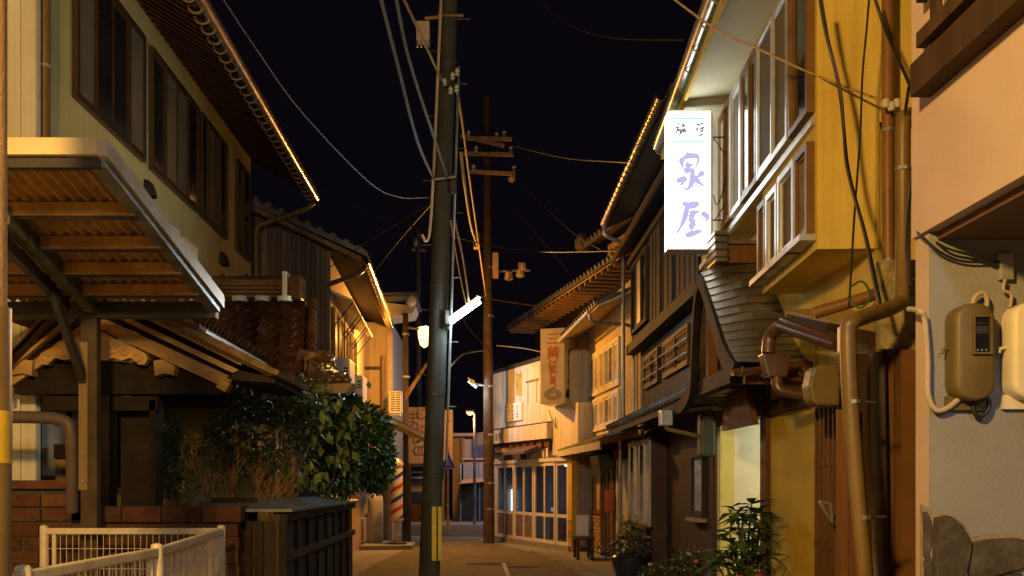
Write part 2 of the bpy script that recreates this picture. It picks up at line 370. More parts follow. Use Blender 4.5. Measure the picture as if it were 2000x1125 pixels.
# electric meters
def meter(px, py, label, m, rz):
    c = P(px, py, wallY); t = T('electric_meter', label, 'electric meter', (c.x, wallY, c.z), 'electric meters on the pale wall')
    w, h, d = .195, .455, .11
    def outline(k, dd):
        r = []; n = 8
        for s in (1, -1):
            for i in range(n + 1):
                a = math.pi * i / n
                r.append((c.x + math.cos(a) * s * w / 2 * k, wallY - dd, c.z + s * ((h / 2 - .075) * (1 if k == 1 else 1) + .075 * math.sin(a) * k ** .5)))
        return r
    b = MB(); ks = ((1, .004), (1, .07), (.97, .09), (.88, .107), (.72, d + .003)); V = []; n = 18; Fc = []
    for k, dd in ks: V += outline(k, dd)
    for j in range(len(ks) - 1):
        for i in range(n): Fc.append((j * n + i, j * n + (i + 1) % n, (j + 1) * n + (i + 1) % n, (j + 1) * n + i))
    Fc.append(tuple((len(ks) - 1) * n + i for i in range(n))); b._a(V, Fc); cov = b.build('cover', m, t, smooth=True)
    f = MB(); x0, x1, z0, z1 = c.x - .022, c.x + .068, c.z - .015, c.z + .165; y = wallY - d - .02
    f.box((x0, y, z0), (x1, y + .02, z0 + .009)); f.box((x0, y, z1 - .009), (x1, y + .02, z1)); f.box((x0, y, z0 + .009), (x0 + .009, y + .02, z1 - .009)); f.box((x1 - .009, y, z0 + .009), (x1, y + .02, z1 - .009))
    f.build('window_frame', m, t)
    w0 = MB().box((x0 + .009, y + .012, z0 + .009), (x1 - .009, y + .017, z1 - .009)).build('window', mat('meter_glass', (.012, .013, .016), rough=.1, var=.2, bump=0, spec=.8), t)
    MB().box((x0 + .016, y + .009, z1 - .085), (x1 - .016, y + .0118, z1 - .05)).build('register_plate', M_dkmetal, w0)
    MB().box((x0 + .012, y + .0085, z1 - .04), (x1 - .03, y + .0112, z1 - .034)).build('label_strip', mat('red_strip', (.07, .012, .012), bump=0), w0)
    for k in range(3): MB().box((x0 + .02 + k * .02, y + .009, z0 + .016), (x0 + .026 + k * .02, y + .0115, z0 + .024)).build('screw', M_alu, w0)
    MB().box((c.x - .1, wallY - .03, c.z - .265), (c.x + .1, wallY - .002, c.z - .2)).build('back_plate', m, t)
    MB().tube([(c.x - .1, wallY - .05, c.z + .02), (c.x - .128, wallY - .05, c.z + .015), (c.x - .13, wallY - .05, c.z - .005)], .008).build('latch', m, t)
    return t
M_mbr = mat('brown_meter_case', (.12, .085, .03), rough=.5, var=.12, scale=8, bump=.12, bscale=60)
M_mwh = mat('white_meter_case', (.66, .62, .55), rough=.45, var=.07, scale=6, bump=.06, streak=.12)
meter(1885, 692, 'brown electric meter case with small dark window on the pale wall', M_mbr, 0)
meter(1995, 690, 'white electric meter case cut by the right edge of the picture', M_mwh, 0)
M_cond = mat('grey_conduit', (.42, .34, .27), rough=.6, var=.15, bump=.08)
def pathpx(L): return [P(*q) for q in L]
c1 = MB(); c1.tube(smoothpath(pathpx([(1775, 604, 4.95), (1796, 607, 4.79), (1806, 625, 4.79), (1812, 700, 4.79), (1813, 770, 4.79), (1828, 800, 4.79), (1850, 797, 4.79), (1872, 780, 4.79)])), .013)
tag(c1.build('conduit', M_cond, smooth=True), 'bent pale conduit running down the pink pier into the brown meter', 'conduit')
c1 = MB(); c1.tube(smoothpath(pathpx([(1920, 620, 4.78), (1928, 590, 4.78), (1920, 572, 4.78), (1905, 580, 4.78), (1898, 600, 4.78)])), .011); tag(c1.build('cable_loop', M_cond, smooth=True), 'short looped cable above the brown meter', 'cable')
c1 = MB(); c1.tube(smoothpath(pathpx([(1900, 788, 4.79), (1903, 806, 4.79), (1916, 814, 4.79), (1930, 800, 4.79), (1932, 780, 4.79)])), .011); tag(c1.build('cable_loop', M_black, smooth=True), 'small dark cable loop hanging under the brown meter', 'cable')
cb = T('junction_box', 'small grey clear-lidded cable box on the wall above the meters', 'box', P(1965, 525, 4.8))
MB().box(tuple(P(1955, 545, 4.79)), tuple(P(1973, 498, 4.826))).build('body', M_alu, cb, bevel=.004)
MB().tube(smoothpath(pathpx([(1963, 546, 4.79), (1960, 566, 4.79), (1975, 575, 4.79), (1973, 600, 4.79)])), .008).build('lead', M_cond, cb)
for k, L in enumerate(([(1786, 190, 5.02), (1795, 330, 4.99), (1800, 440, 4.99), (1840, 480, 4.8), (1900, 500, 4.8), (1950, 520, 4.8)], [(1790, 200, 5.0), (1786, 420, 5.0), (1810, 470, 4.8), (1870, 508, 4.8), (1955, 512, 4.8)])):
    tag(MB().tube(smoothpath(pathpx(L)), .0065, 6).build('service_cable', M_black, smooth=True), ['upper', 'lower'][k] + ' of two black cables sagging across the pink pier to the cable box', 'cable', 'service cables')

# ---------------------------------------------------------------- yellow inn
M_yel = mat('yellow_render', (.70, .53, .15), rough=.8, var=.08, scale=1.8, bump=.35, bscale=60, streak=.14)
M_och = mat('ochre_plaster', (.52, .36, .06), rough=.75, var=.1, scale=2, bump=.2, bscale=70)
M_cream = mat('cream_plaster', (.66, .64, .46), rough=.8, var=.06, bump=.15)
inn = T('inn_building', 'yellow rendered inn on the right with overhanging upper windows and a curved porch roof', 'building', (3.0, 9.5, 0))
fu = Fr((2.44, 7.5), (2.70, 12.7), 'R'); fg = Fr((2.87, 6.9), (2.87, 12.75), "R")
Lu = fu.L; Lg = fg.L
b = fu.mb(); b.box((0, -4.5, 4.24), (Lu, 0, 5.70)); b.build('upper_wall', M_yel, inn)
fu.mb().box((0, -.45, 3.32), (1.79, 0, 4.24)).build('bay_wall', M_yel, inn)
b = fg.mb(); b.box((.6, -4, 2.86), (Lg, 0, 4.24)); b.box((.6, -4, 0), (fg.U(1590), -.02, 2.86)); b.box((fg.U(1590), -4, 0), (fg.U(1497), -3.8, 2.86)); b.build('wall', M_yel, inn)
b = fg.mb(); b.box((0.6, -3.4, 4.2), (.75, 0, 5.7)); b.build('end_wall', M_yel, inn)
tb = fu.mb(); tb.box((.02, .0, 4.24), (Lu - .02, .035, 4.30)); tb.build('sill_band', M_alu, inn)
# upper window band
fw = Fr((fu.w(0, .002, 0).x, fu.w(0, .002, 0).y), (fu.w(Lu, .002, 0).x, fu.w(Lu, .002, 0).y), 'R')
M_frost = glass('frosted_glass', (.5, .48, .42), rough=.35, var=.1)
M_brsash = mat('brown_sash', (.16, .085, .03), rough=.45, var=.2, bump=.05)
window(inn, fu, .05, .62, 4.34, 5.6, 1, M_brsash, M_darkglass, o=.002)
window(inn, fu, .66, 1.78, 4.34, 5.6, 2, M_alu, [M_screen], o=.002)
window(inn, fu, 1.80, 2.5, 4.34, 5.6, 2, M_brsash, [M_darkglass], o=.002)
window(inn, fu, 2.53, 3.06, 4.34, 5.6, 1, M_alu, [M_screen], o=.002)
window(inn, fu, 3.09, 3.72, 4.34, 5.6, 2, M_brsash, [M_darkglass, M_frost], o=.002)
window(inn, fu, 3.76, 4.35, 4.34, 5.6, 1, M_alu, [M_frost], o=.002)
window(inn, fu, 4.5, 5.1, 4.4, 5.6, 1, M_alu, [M_frost], o=.002)
window(inn, fu, .06, .44, 3.44, 4.13, 1, M_brsash, [glass('bubble_glass', (.2, .19, .16), rough=.2, var=.6)], o=.002, sill=M_alu)
window(inn, fu, .46, .98, 3.44, 4.13, 1, M_alu, [M_screen], o=.002, sill=M_alu)
window(inn, fu, 1.02, 1.42, 3.44, 4.10, 1, M_alu, [M_screen], o=.002, sill=M_alu)
window(inn, fu, 1.45, 1.75, 3.44, 4.10, 1, M_brsash, [M_darkglass], o=.002, sill=M_alu)
# eaves: soffit, fascia, gutter with hooks, tiled roof above
fe = Fr((1.90, 7.0), (2.185, 12.7), 'R')
rb = MB(); rb.prism([fu.w(-.5, 0, 5.70), fu.w(Lu, 0, 5.70), fu.w(Lu, .46, 5.66), fu.w(-.5, .46, 5.66)], (0, 0, .05)); rb.build('soffit', M_cream, inn)
rb = MB(); rb.prism([fu.w(-.5, .462, 5.63), fu.w(Lu, .462, 5.63), fu.w(Lu, .5, 5.63), fu.w(-.5, .5, 5.63)], (0, 0, .13)); rb.build('fascia', M_yel, inn)
rb = MB(); rb.prism([fu.w(-.5, .54, 5.76), fu.w(Lu, .54, 5.76), fu.w(Lu, -3, 7.4), fu.w(-.5, -3, 7.4)], (0, 0, .09)); rb.build('roof', M_rtile, inn)
gt = MB(); gt.gutter(fe.w(0, .02, 5.80), fe.w(fe.L, .02, 5.80), .075); gt.build('gutter', mat('translucent_gutter', (.42, .38, .33), rough=.25, var=.25, bump=.05, metal=.5), inn, smooth=True)
for k in range(12):
    u = .2 + k * .5; p = fe.w(u, -.02, 5.78)
    h = MB(); h.tube([p + fe.n * (.085 * math.cos(a) + 0.0) + Vector((0, 0, -.09 * math.sin(a) - .01)) for a in [math.pi * j / 8 for j in range(-1, 9)]], .008, 5); h.build('gutter_hook', M_pipe, inn)
rb = MB(); rb.prism([fu.w(-.5, .5, 5.70), fu.w(Lu, .5, 5.70), fu.w(Lu, .56, 5.76), fu.w(-.5, .56, 5.76)], (0, 0, .01)); rb.build('netting', mat('green_net', (.05, .12, .07), rough=.8, var=.5, scale=60, bump=.4), inn)
# ground floor: timber, ochre panel, entry recess
uA, uB = fg.U(1592), fg.U(1505); uo0, uo1 = fg.U(1494), fg.U(1407)
fg.mb().box((uA, -.05, 0), (uB, .0, 2.86)).build('ochre_panel', M_och, inn)
fg.mb().box((uB, -.1, 0), (uo0, .05, 2.9)).build('post', M_mdwood, inn)
fg.mb().box((uB + .02, -.05, 2.28), (uA - .0, .06, 2.42)).build('lintel', M_dkwood, inn)
fg.mb().box((uo0 - .0, -.12, 2.3), (uo1 + .1, .02, 2.86)).build('entry_lintel', M_dkwood, inn)
fg.mb().box((uo1 + .0, -.17, 0), (uo1 + .17, .0, 2.3)).build('entry_jamb', mat('yellow_gloss_plaster', (.6, .52, .16), rough=.5, var=.1, bump=.1), inn)
fg.mb().box((uo1 + .02, -2.4, 0), (uo1 + .16, -.172, 2.5)).build('entry_side_wall', M_cream, inn)
fg.mb().box((uo0 - .2, -2.4, 2.31), (uo1 + .1, -.121, 2.5)).build('entry_ceiling', M_white, inn)
fg.mb().box((uo0 - .15, -2.5, 0), (uo1, -2.4, 2.5)).build('entry_back_wall', M_cream, inn)
fg.mb().box((uo0 - .12, -2.4, 0), (uo0 - .02, -.11, 2.5)).build('entry_near_wall', M_cream, inn)
fg.mb().box((uo0, -2.4, 0), (uo1, .1, .1)).build('entry_step', M_conc, inn)
fg.mb().box((uo1 + .17, -.1, 0), (Lg, -.0, 2.86)).build('brown_wall', mat('brown_panel', (.06, .034, .024), rough=.7, var=.2, bump=.1), inn)
# lattice sliding door near the pipes
ud0 = fg.U(1648); ud1 = fg.U(1595)
fg.mb().box((ud0, -.04, .1), (ud1, -.01, 2.5)).build('sliding_door', M_dkwood, inn)
for k in range(6): fblock('slat', M_mdwood, inn, fg, (ud0 + .04 + k * (ud1 - ud0) / 6, -.008, .1), (ud0 + .075 + k * (ud1 - ud0) / 6, .03, 2.5))
for zz in (.55, 1.05, 1.75, 2.3): fblock('crossbar', M_mdwood, inn, fg, (ud0, -.006, zz), (ud1, .024, zz + .07))
# frontal board fence between inn and pink house
for k, (x0, x1, t, m) in enumerate(((1634, 1656, 800, M_mdwood), (1657, 1678, 800, M_mdwood), (1694, 1708, 683, M_dkwood), (1709, 1727, 682, M_mdwood), (1728, 1745, 682, M_mdwood), (1746, 1759, 683, M_mdwood))):
    Y = 6.75 + .01 * (k % 2); X0, X1 = PX(x0, Y), PX(x1, Y); zt = PZ(t, Y)
    piece('board', m, inn, ((X0 + X1) / 2, Y, zt / 2), (X1 - X0, .03, zt))
Y = 6.74; MB().box((PX(1760, Y), Y, 0), (PX(1795, Y), Y + .05, PZ(683, Y))).build('end_board', mat('red_brown_paint', (.16, .075, .03), rough=.6, var=.15, bump=.1), inn)
MB().box((PX(1672, 6.8), 6.8, 0), (PX(1900, 6.8), 6.83, PZ(690, 6.8))).build('backing_board', M_dkwood, inn)
MB().box((PX(1716, 6.9), 6.85, 2.4), (PX(1800, 6.9), 6.95, 3.1)).build('plaster_patch', mat('broken_plaster', (.3, .25, .14), rough=.9, var=.4, scale=9, bump=.6, bscale=20), inn)
# little awning roof above the door
aw = MB(); aw.prism([P(1535, 606, 8.7), P(1770, 655, 7.0), P(1775, 600, 7.45), P(1640, 600, 8.9)], (0, 0, -.03)); aw.build('awning_roof', mat('painted_sheet', (.33, .24, .09), rough=.55, var=.2, bump=.1), inn)
aw = MB(); aw.prism([P(1536, 612, 8.72), P(1768, 662, 6.98), P(1768, 690, 6.98), P(1536, 640, 8.72)], (.04, .0, 0)); aw.build('awning_fascia', M_dkwood, inn)
# ---- curved copper porch roof (profile in Y and Z, axis along X)
GX = 2.247
prof_n = smoothpath([(0, 10.62, 3.79), (0, 10.42, 3.68), (0, 10.26, 3.55), (0, 9.83, 3.20), (0, 9.5, 2.92), (0, 9.21, 2.75), (0, 9.04, 2.68)], 4)
prof_f = smoothpath([(0, 10.62, 3.79), (0, 10.8, 3.64), (0, 10.93, 3.3), (0, 11.0, 2.95), (0, 11.12, 2.7), (0, 11.5, 2.58), (0, 12.0, 2.54)], 3)
def resample(pts, n):
    L = [0]
    for a, c in zip(pts, pts[1:]): L.append(L[-1] + (c - a).length)
    r = []
    for i in range(n + 1):
        s = L[-1] * i / n; j = max(k for k in range(len(L)) if L[k] <= s + 1e-9); j = min(j, len(pts) - 2)
        r.append(pts[j].lerp(pts[j + 1], (s - L[j]) / (L[j + 1] - L[j])))
    return r
porch_root = inn
def lift(x, t): return .13 * min(1, max(0, (x - GX) / .35)) * (1 - t)
for prof, nb in ((prof_n, 14), (prof_f, 12)):
    q = resample(prof, nb)
    for i in range(nb):
        a, c = q[i], q[i + 1]; d = (c - a).normalized(); nr = Vector((0, -d.z, d.y)) if prof is prof_f else Vector((0, d.z, -d.y))
        if nr.z < 0: nr = -nr
        xs = [GX, GX + .22 + .1 * (i % 2), GX + .5 + .07 * (i % 3), GX + .95]
        for x0, x1 in zip(xs, xs[1:]):
            V = []
            for x in (x0, x1 - .002):
                for (p, off, t) in ((a, .0, i / nb), (c, .011, (i + 1) / nb), (c, -.0, (i + 1) / nb), (a, -.015, i / nb)):
                    V.append(Vector((x, p.y, p.z + lift(x, t))) + nr * off + d * (.0 if p is a else .02))
            m = MB(); m._a(V, [(0, 1, 2, 3), (7, 6, 5, 4), (0, 4, 5, 1), (1, 5, 6, 2), (2, 6, 7, 3), (3, 7, 4, 0)]); m.build('roof_plate', M_copper, inn)
full = list(reversed(resample(prof_n, 20))) + resample(prof_f, 18)[1:]
vb = MB(); n = len(full)
def inner(p, k): return Vector((0, 10.62 + (p.y - 10.62) * (1 - k * .9), p.z - k))
V = []
for x in (GX - .03, GX + .04):
    for k in (.012, .15): V += [Vector((x, 0, 0)) + inner(p, k) for p in full]
Fc = []
for i in range(n - 1): Fc += [(i, i + 1, n + i + 1, n + i), (2 * n + i, 3 * n + i, 3 * n + i + 1, 2 * n + i + 1), (n + i, n + i + 1, 3 * n + i + 1, 3 * n + i), (i, 2 * n + i, 2 * n + i + 1, i + 1)]
Fc += [(0, n, 3 * n, 2 * n), (n - 1, 3 * n - 1, 4 * n - 1, 2 * n - 1)]; vb._a(V, Fc); M_vdk = mat('black_brown_wood', (.016, .011, .008), rough=.7, var=.4, bump=.2); vb.build('verge_board', M_vdk, inn)
vb = MB(); V = [Vector((GX + .16, 0, 0)) + inner(p, .15) for p in full[4:-8]]; vb.prism(V, (.05, 0, 0)); vb.build('gable_panel', M_vdk, inn)
vb = MB(); vb.beam((GX + .1, 9.5, 2.62), (GX + .1, 11.3, 2.62), .12, .16); vb.build('porch_beam', M_vdk, inn)
vb = MB(); vb.beam((GX + .12, 10.6, 2.7), (GX + .12, 10.6, 3.6), .1, .12); vb.build('king_post', M_mdwood, inn)
MB().box((GX + .1, 9.2, 2.5), (3.1, 9.3, 2.62)).build('porch_beam', M_mdwood, inn)
MB().prism([(2.6, 9.9, 2.18), (2.6, 11.2, 2.18), (2.6, 11.0, 2.55), (2.6, 10.2, 2.55)], (.06, 0, 0)).build('porch_bracket', M_mdwood, inn)
# ridge with end cap
MB().box((2.47, 10.47, 3.86), (3.2, 10.73, 4.04)).build('ridge', M_mdwood, inn)
MB().box((2.46, 10.42, 4.045), (3.2, 10.78, 4.08)).build('ridge_cover', M_copper, inn)
rc = MB(); rc.prism([(2.352, 10.40, 3.86), (2.352, 10.80, 3.86), (2.352, 10.77, 4.18), (2.352, 10.43, 4.18)], (.13, 0, 0)); rc.build('ridge_end', M_copper, inn, bevel=.012)
for k in range(4): MB().box((2.34, 10.39, 3.9 + k * .075), (2.49, 10.81, 3.915 + k * .075)).build('ridge_band', M_dkmetal, inn)
# porch gutters
gt = MB(); gt.gutter((2.18, 8.98, 2.60), (2.95, 8.98, 2.68), .055); gt.build('gutter', M_dkpipe, inn, smooth=True)
for k in range(4):
    x = 2.25 + k * .18; MB().tube([(x, 8.98 + .075 * math.cos(a), 2.62 - .075 * math.sin(a)) for a in [math.pi * j / 7 for j in range(8)]], .009, 5).build('gutter_hook', M_pipe, inn)
gt = MB(); gt.gutter((2.12, 12.0, 2.46), (2.95, 12.0, 2.53), .05); gt.build('gutter', M_dkpipe, inn, smooth=True)
MB().box((2.06, 11.92, 2.28), (2.2, 12.08, 2.46)).build('gutter_hopper', M_steel, inn, bevel=.01)
MB().tube([P(1297, 828, 12.0), P(1303, 838, 12.0), P(1400, 860, 12.0)], .026).build('downpipe', mat('brass_pipe', (.3, .2, .08), rough=.3, metal=.6, bump=.03), inn, smooth=True)
MB().box((2.53, 11.95, 1.92), (2.71, 12.15, 2.42)).build('ventilation_duct', mat('green_grey_duct', (.035, .045, .036), rough=.5, bump=.05), inn, bevel=.03)
# dark brown gutter and pipes above the door
MB().tube(pathpx([(1640, 672, 7.5), (1528, 634, 8.35)]), .062, 10).build('awning_gutter', M_dkpipe, inn, smooth=True)
MB().tube(smoothpath(pathpx([(1530, 634, 8.35), (1505, 655, 8.5), (1500, 690, 8.5)])), .055, 10).build('gutter_elbow', M_dkpipe, inn, smooth=True)
MB().prism(pathpx([(1490, 690, 8.4), (1545, 690, 8.4), (1538, 735, 8.4), (1500, 735, 8.4)]), (0, .16, 0)).build('gutter_hopper', M_dkpipe, inn, bevel=.01)
MB().tube(smoothpath(pathpx([(1517, 735, 8.45), (1520, 758, 8.45), (1540, 766, 8.4), (1600, 776, 8.2)])), .045, 10).build('downpipe', M_dkpipe, inn, smooth=True)
# big downpipes
MB().tube(smoothpath(pathpx([(1734, -60, 7.3), (1734, 300, 7.3), (1735, 520, 7.3), (1731, 560, 7.3), (1700, 578, 7.3), (1590, 612, 7.4)]), 5), .043, 12).build('downpipe', mat('red_brown_pipe', (.2, .095, .035), rough=.45, var=.2, bump=.04), inn, smooth=True)
MB().tube(smoothpath(pathpx([(1800, 222, 6.6), (1772, 226, 6.7), (1764, 245, 6.7), (1764, 420, 6.7), (1762, 570, 6.6), (1752, 596, 6.5), (1690, 618, 6.2), (1664, 630, 6.1), (1656, 655, 6.1), (1662, 800, 6.1), (1678, 1000, 6.1), (1690, 1140, 6.1), (1700, 1470, 6.1)]), 5), .048, 12).build('downpipe', M_pipe, inn, smooth=True)
MB().tube(smoothpath(pathpx([(1714, 690, 6.7), (1716, 860, 6.68), (1718, 1000, 6.68), (1722, 1500, 6.7)])), .05, 12).build('downpipe', mat('grey_dirty_pipe', (.16, .13, .12), rough=.6, var=.3, streak=.4, bump=.1), inn, smooth=True)
for (px, py, Y, r) in ((1666, 785, 6.1, .053), (1686, 1010, 6.1, .053), (1764, 330, 6.7, .053), (1762, 545, 6.65, .053), (1734, 255, 7.3, .048), (1734, 510, 7.3, .048)):
    c = P(px, py, Y); k = MB(); k.lathe(c, [(r, -.012), (r, .012)], 12); k.tube([c + Vector((r, 0, 0)), c + Vector((r + .1, .05, 0))], .008, 5); k.build('pipe_clip', M_steel, inn)
# rounded brown box (hooded air vent) on the door wall
hv = MB(); c = P(1612, 752, 7.6); w = .2; hv.prism([(c.x - .1, c.y, c.z - .12), (c.x - .12, c.y, c.z), (c.x - .09, c.y, c.z + .13), (c.x - .02, c.y, c.z + .16), (c.x + .11, c.y, c.z + .15), (c.x + .11, c.y, c.z - .15), (c.x - .06, c.y, c.z - .15)], (0, .2, 0))
vt = T('vent_hood', 'rounded brown hooded vent box on the wall beside the downpipe', 'vent', (c.x, c.y + .1, c.z - .15)); hv.build('body', mat('bronze_case', (.17, .12, .055), rough=.5, var=.15, bump=.08), vt, bevel=.025)
for k in range(2): MB().box((c.x - .095, c.y - .006, c.z - .02 + k * .06), (c.x - .08, c.y + .004, c.z + .025 + k * .06)).build('slot', M_steel, vt)
# triangular bracket and small junction box
tag(MB().box(tuple(P(1640, 688, 6.6)), tuple(P(1655, 640, 6.65))).build('junction_box', M_mwh, bevel=.005), 'narrow white cable box clipped to the top of the brown downpipe', 'box')
tag(MB().tube(pathpx([(1600, 980, 8.0), (1625, 1020, 8.0), (1622, 985, 8.0), (1600, 980, 8.0)]), .014, 6).build('hanging_bracket', M_steel), 'small triangular metal bracket on the lattice door', 'bracket')

# ---------------------------------------------------------------- illuminated sign
sy0, sy1 = 10.8, 11.02
x0, x1, z0, z1 = PX(1304, 10.8), PX(1390, 10.8), PZ(488, 10.8), PZ(215, 10.8)
sg = T('illuminated_sign', 'tall glowing white box sign with green bands and brush lettering', 'sign', ((x0 + x1) / 2, 10.9, z0))
M_glow = emit('backlit_acrylic', (1.0, 1.0, .93), 7.5)
MB().box((x0 + .01, sy0, z0 + .012), (x1 - .012, sy1, z1 - .012)).build('light_panel', M_glow, sg)
fmb = MB(); fmb.box((x0, sy0 - .004, z0), (x1, sy1 + .004, z0 + .011)); fmb.box((x0, sy0 - .004, z1 - .011), (x1, sy1 + .004, z1)); fmb.box((x1 - .011, sy0 - .004, z0 + .011), (x1 + .012, sy1 + .004, z1 - .011)); fmb.build('casing', mat('sign_casing', (.5, .48, .42), rough=.5, bump=.04), sg)
M_green = emit('backlit_green', (.25, .72, .5), 1.0); M_ink1 = emit('backlit_ink_grey', (.5, .55, .5), .5); M_ink2 = emit('backlit_ink_violet', (.58, .53, .90), 1.0)
for k, zz in enumerate((PZ(232, 10.8), PZ(277, 10.8))): MB().box((x0 + .06, sy0 - .005, zz - .009), (x1 - .07, sy0 - .0015, zz + .009)).build('green_band', M_green, sg)
def signtext(ch, px, py, size, m, shear=0, bold=.012, sx=1.):
    text(ch, m, 'lettering', sg, plane_m(P(px, py, 10.8) + Vector((0, -.003, 0)), (1, 0, 0), (0, 0, 1)), size, depth=.0015, bold=bold, shear=shear, sx=sx)
def brush(L, m, wmax):
    q = []
    for zx, zy in L: v = P(1290 + zx / 3.75, 200 + zy / 3.75, 10.8); v.y = sy0 - .0025; q.append(v)
    q = smoothpath(q, 6); n = len(q); V = []
    for i, p in enumerate(q):
        d = (q[min(i + 1, n - 1)] - q[max(i - 1, 0)]).normalized(); sd = Vector((-d.z, 0, d.x)); t = i / (n - 1)
        w = wmax * (.55 + .6 * math.sin(math.pi * min(1, t * 1.25 + .12)) ) * (1 if t < .8 else (1.15 - t) / .35)
        V += [p + sd * w / 2, p - sd * w / 2]
    b = MB(); b._a(V + [v + Vector((0, -.0015, 0)) for v in V], [(2 * i, 2 * i + 2, 2 * i + 3, 2 * i + 1) for i in range(n - 1)] + [(2 * n + 2 * i, 2 * n + 2 * i + 1, 2 * n + 2 * i + 3, 2 * n + 2 * i + 2) for i in range(n - 1)]); b.build('brush_stroke', m, sg)
for L in ([(210, 368), (200, 385), (190, 405)], [(160, 402), (155, 440), (168, 495)], [(165, 408), (215, 392), (268, 398), (275, 430), (252, 488)], [(182, 448), (212, 462), (245, 452)], [(170, 502), (215, 495), (255, 486)],
          [(236, 496), (232, 560), (222, 606), (192, 638), (168, 612)], [(115, 580), (150, 566), (180, 560), (160, 595), (132, 612)], [(318, 508), (288, 532), (256, 552)], [(240, 540), (275, 582), (326, 616)]): brush(L, M_ink2, .058)
for L in ([(160, 738), (205, 752), (268, 742), (255, 765), (200, 782)], [(195, 758), (182, 830), (152, 905), (106, 978)], [(212, 815), (250, 806), (292, 800)], [(242, 808), (222, 845), (202, 872)], [(212, 880), (240, 868), (262, 858)],
          [(298, 806), (332, 828), (348, 852), (318, 872)], [(205, 912), (235, 902), (262, 892)], [(240, 872), (230, 915), (222, 955)], [(180, 972), (225, 966), (290, 942), (284, 962)]): brush(L, M_ink2, .058)
for L in ([(130, 150), (138, 172)], [(108, 188), (130, 182), (156, 176)], [(130, 186), (118, 215), (86, 244)], [(128, 208), (146, 204), (138, 244), (122, 240)], [(172, 152), (160, 172), (148, 186)], [(160, 178), (178, 170), (190, 166)], [(166, 190), (158, 215), (146, 240)], [(176, 186), (182, 212), (196, 242)], [(178, 208), (164, 222)],
          [(262, 166), (290, 160), (322, 156)], [(276, 152), (278, 172)], [(304, 146), (302, 168)], [(268, 184), (266, 206), (262, 232)], [(262, 196), (280, 190)], [(286, 192), (306, 188), (328, 182)], [(310, 176), (308, 205), (304, 232)], [(284, 212), (312, 206)], [(278, 242), (304, 238), (330, 234)]): brush(L, M_ink1, .024)
br = MB()
for zz in (PZ(268, 10.9), PZ(430, 10.9)): br.tube([(x1, 10.9, zz), (2.62, 10.9, zz)], .008, 6)
br.tube([(2.44, 10.9, PZ(268, 10.9)), (2.6, 10.9, PZ(310, 10.9))], .006, 5); br.tube([(2.46, 10.9, PZ(430, 10.9)), (2.6, 10.9, PZ(390, 10.9))], .006, 5); br.tube([(2.6, 10.9, z0 + .05), (2.6, 10.9, z1 - .1)], .008, 6)
br.build('bracket', M_dkmetal, sg)
br = MB(); br.tube(smoothpath([(2.59, 10.88, z0 + .9), (2.53, 10.88, z0 + .6), (2.47, 10.88, z0 + .5), (2.44, 10.88, z0 + .6)]), .006, 5); br.build('cable', M_black, sg)
# entry ceiling lamp
el = T('ceiling_lamp', 'round white ceiling lamp inside the inn entry', 'lamp', fg.w((uo0 + uo1) / 2, -1.0, 2.24))
c = fg.w((uo0 + uo1) / 2, -1.0, 2.31); MB().lathe(c, [(.06, 0), (.14, -.02), (.14, -.06), (.08, -.085)], 16).build('diffuser', emit('entry_lamp', (1, .95, .78), 12), el, smooth=True)
point('entry_light', c + Vector((0, 0, -.13)), (1, .93, .72), 34, .08, el)

# ---------------------------------------------------------------- dark timber house
M_bdwood = mat('charred_boards', (.032, .029, .028), rough=.7, var=.4, scale=5, bump=.35, bscale=30, stretch=(1, 1, .12), rand=.35)
M_gpl = mat('grey_plaster', (.12, .125, .13), rough=.85, var=.15, scale=2, bump=.2, streak=.2)
dh = T('timber_house', 'dark weathered timber house with board upper floor beside the inn', 'house', (4.0, 16, 0))
f2 = Fr((2.75, 12.9), (2.75, 19.05), 'R'); f2l = Fr((2.92, 12.9), (2.92, 19.0), 'R')
f2.mb().box((0, -4, 4.1), (f2.L, 0, 6.1)).build('upper_wall', M_bdwood, dh)
f2l.mb().box((0, -3.8, 2.6), (f2l.L, 0, 4.1)).build('lower_wall', M_gpl, dh)
f2l.mb().box((2.2, -3.8, 0), (f2l.L, -.05, 2.6)).build('ground_wall', M_dkwood, dh)
f2l.mb().box((0, -3.8, 0), (2.2, .03, 2.6)).build('ground_wall', MATS['brown_panel'], dh)
f2.mb().box((-.0, -.1, 4.0), (f2.L + .1, .09, 4.17)).build('floor_beam', M_bdwood, dh)
# windows with white frames at the far end, boards the rest
u = f2.U(1270)
window(dh, f2, u, f2.U(1240), 4.3, 5.55, 3, M_bdwood, [M_darkglass, M_frost, M_darkglass], o=.02)
x = f2.U(1275); k = 0
while x > .05:
    wd = random.uniform(.14, .19); fblock('board', M_bdwood, dh, f2, (x - wd + .012, .005 + .012 * (k % 2), 4.18), (x, .05 + .012 * (k % 2), 5.7)); x -= wd; k += 1
for uu in (f2.U(1300), f2.U(1325)): fblock('batten', M_bdwood, dh, f2, (uu, .065, 4.2), (uu + .05, .09, 5.65))
f2.mb().box((-.0, 0, 5.62), (f2.L + .05, .1, 5.72)).build('window_head_beam', M_bdwood, dh)
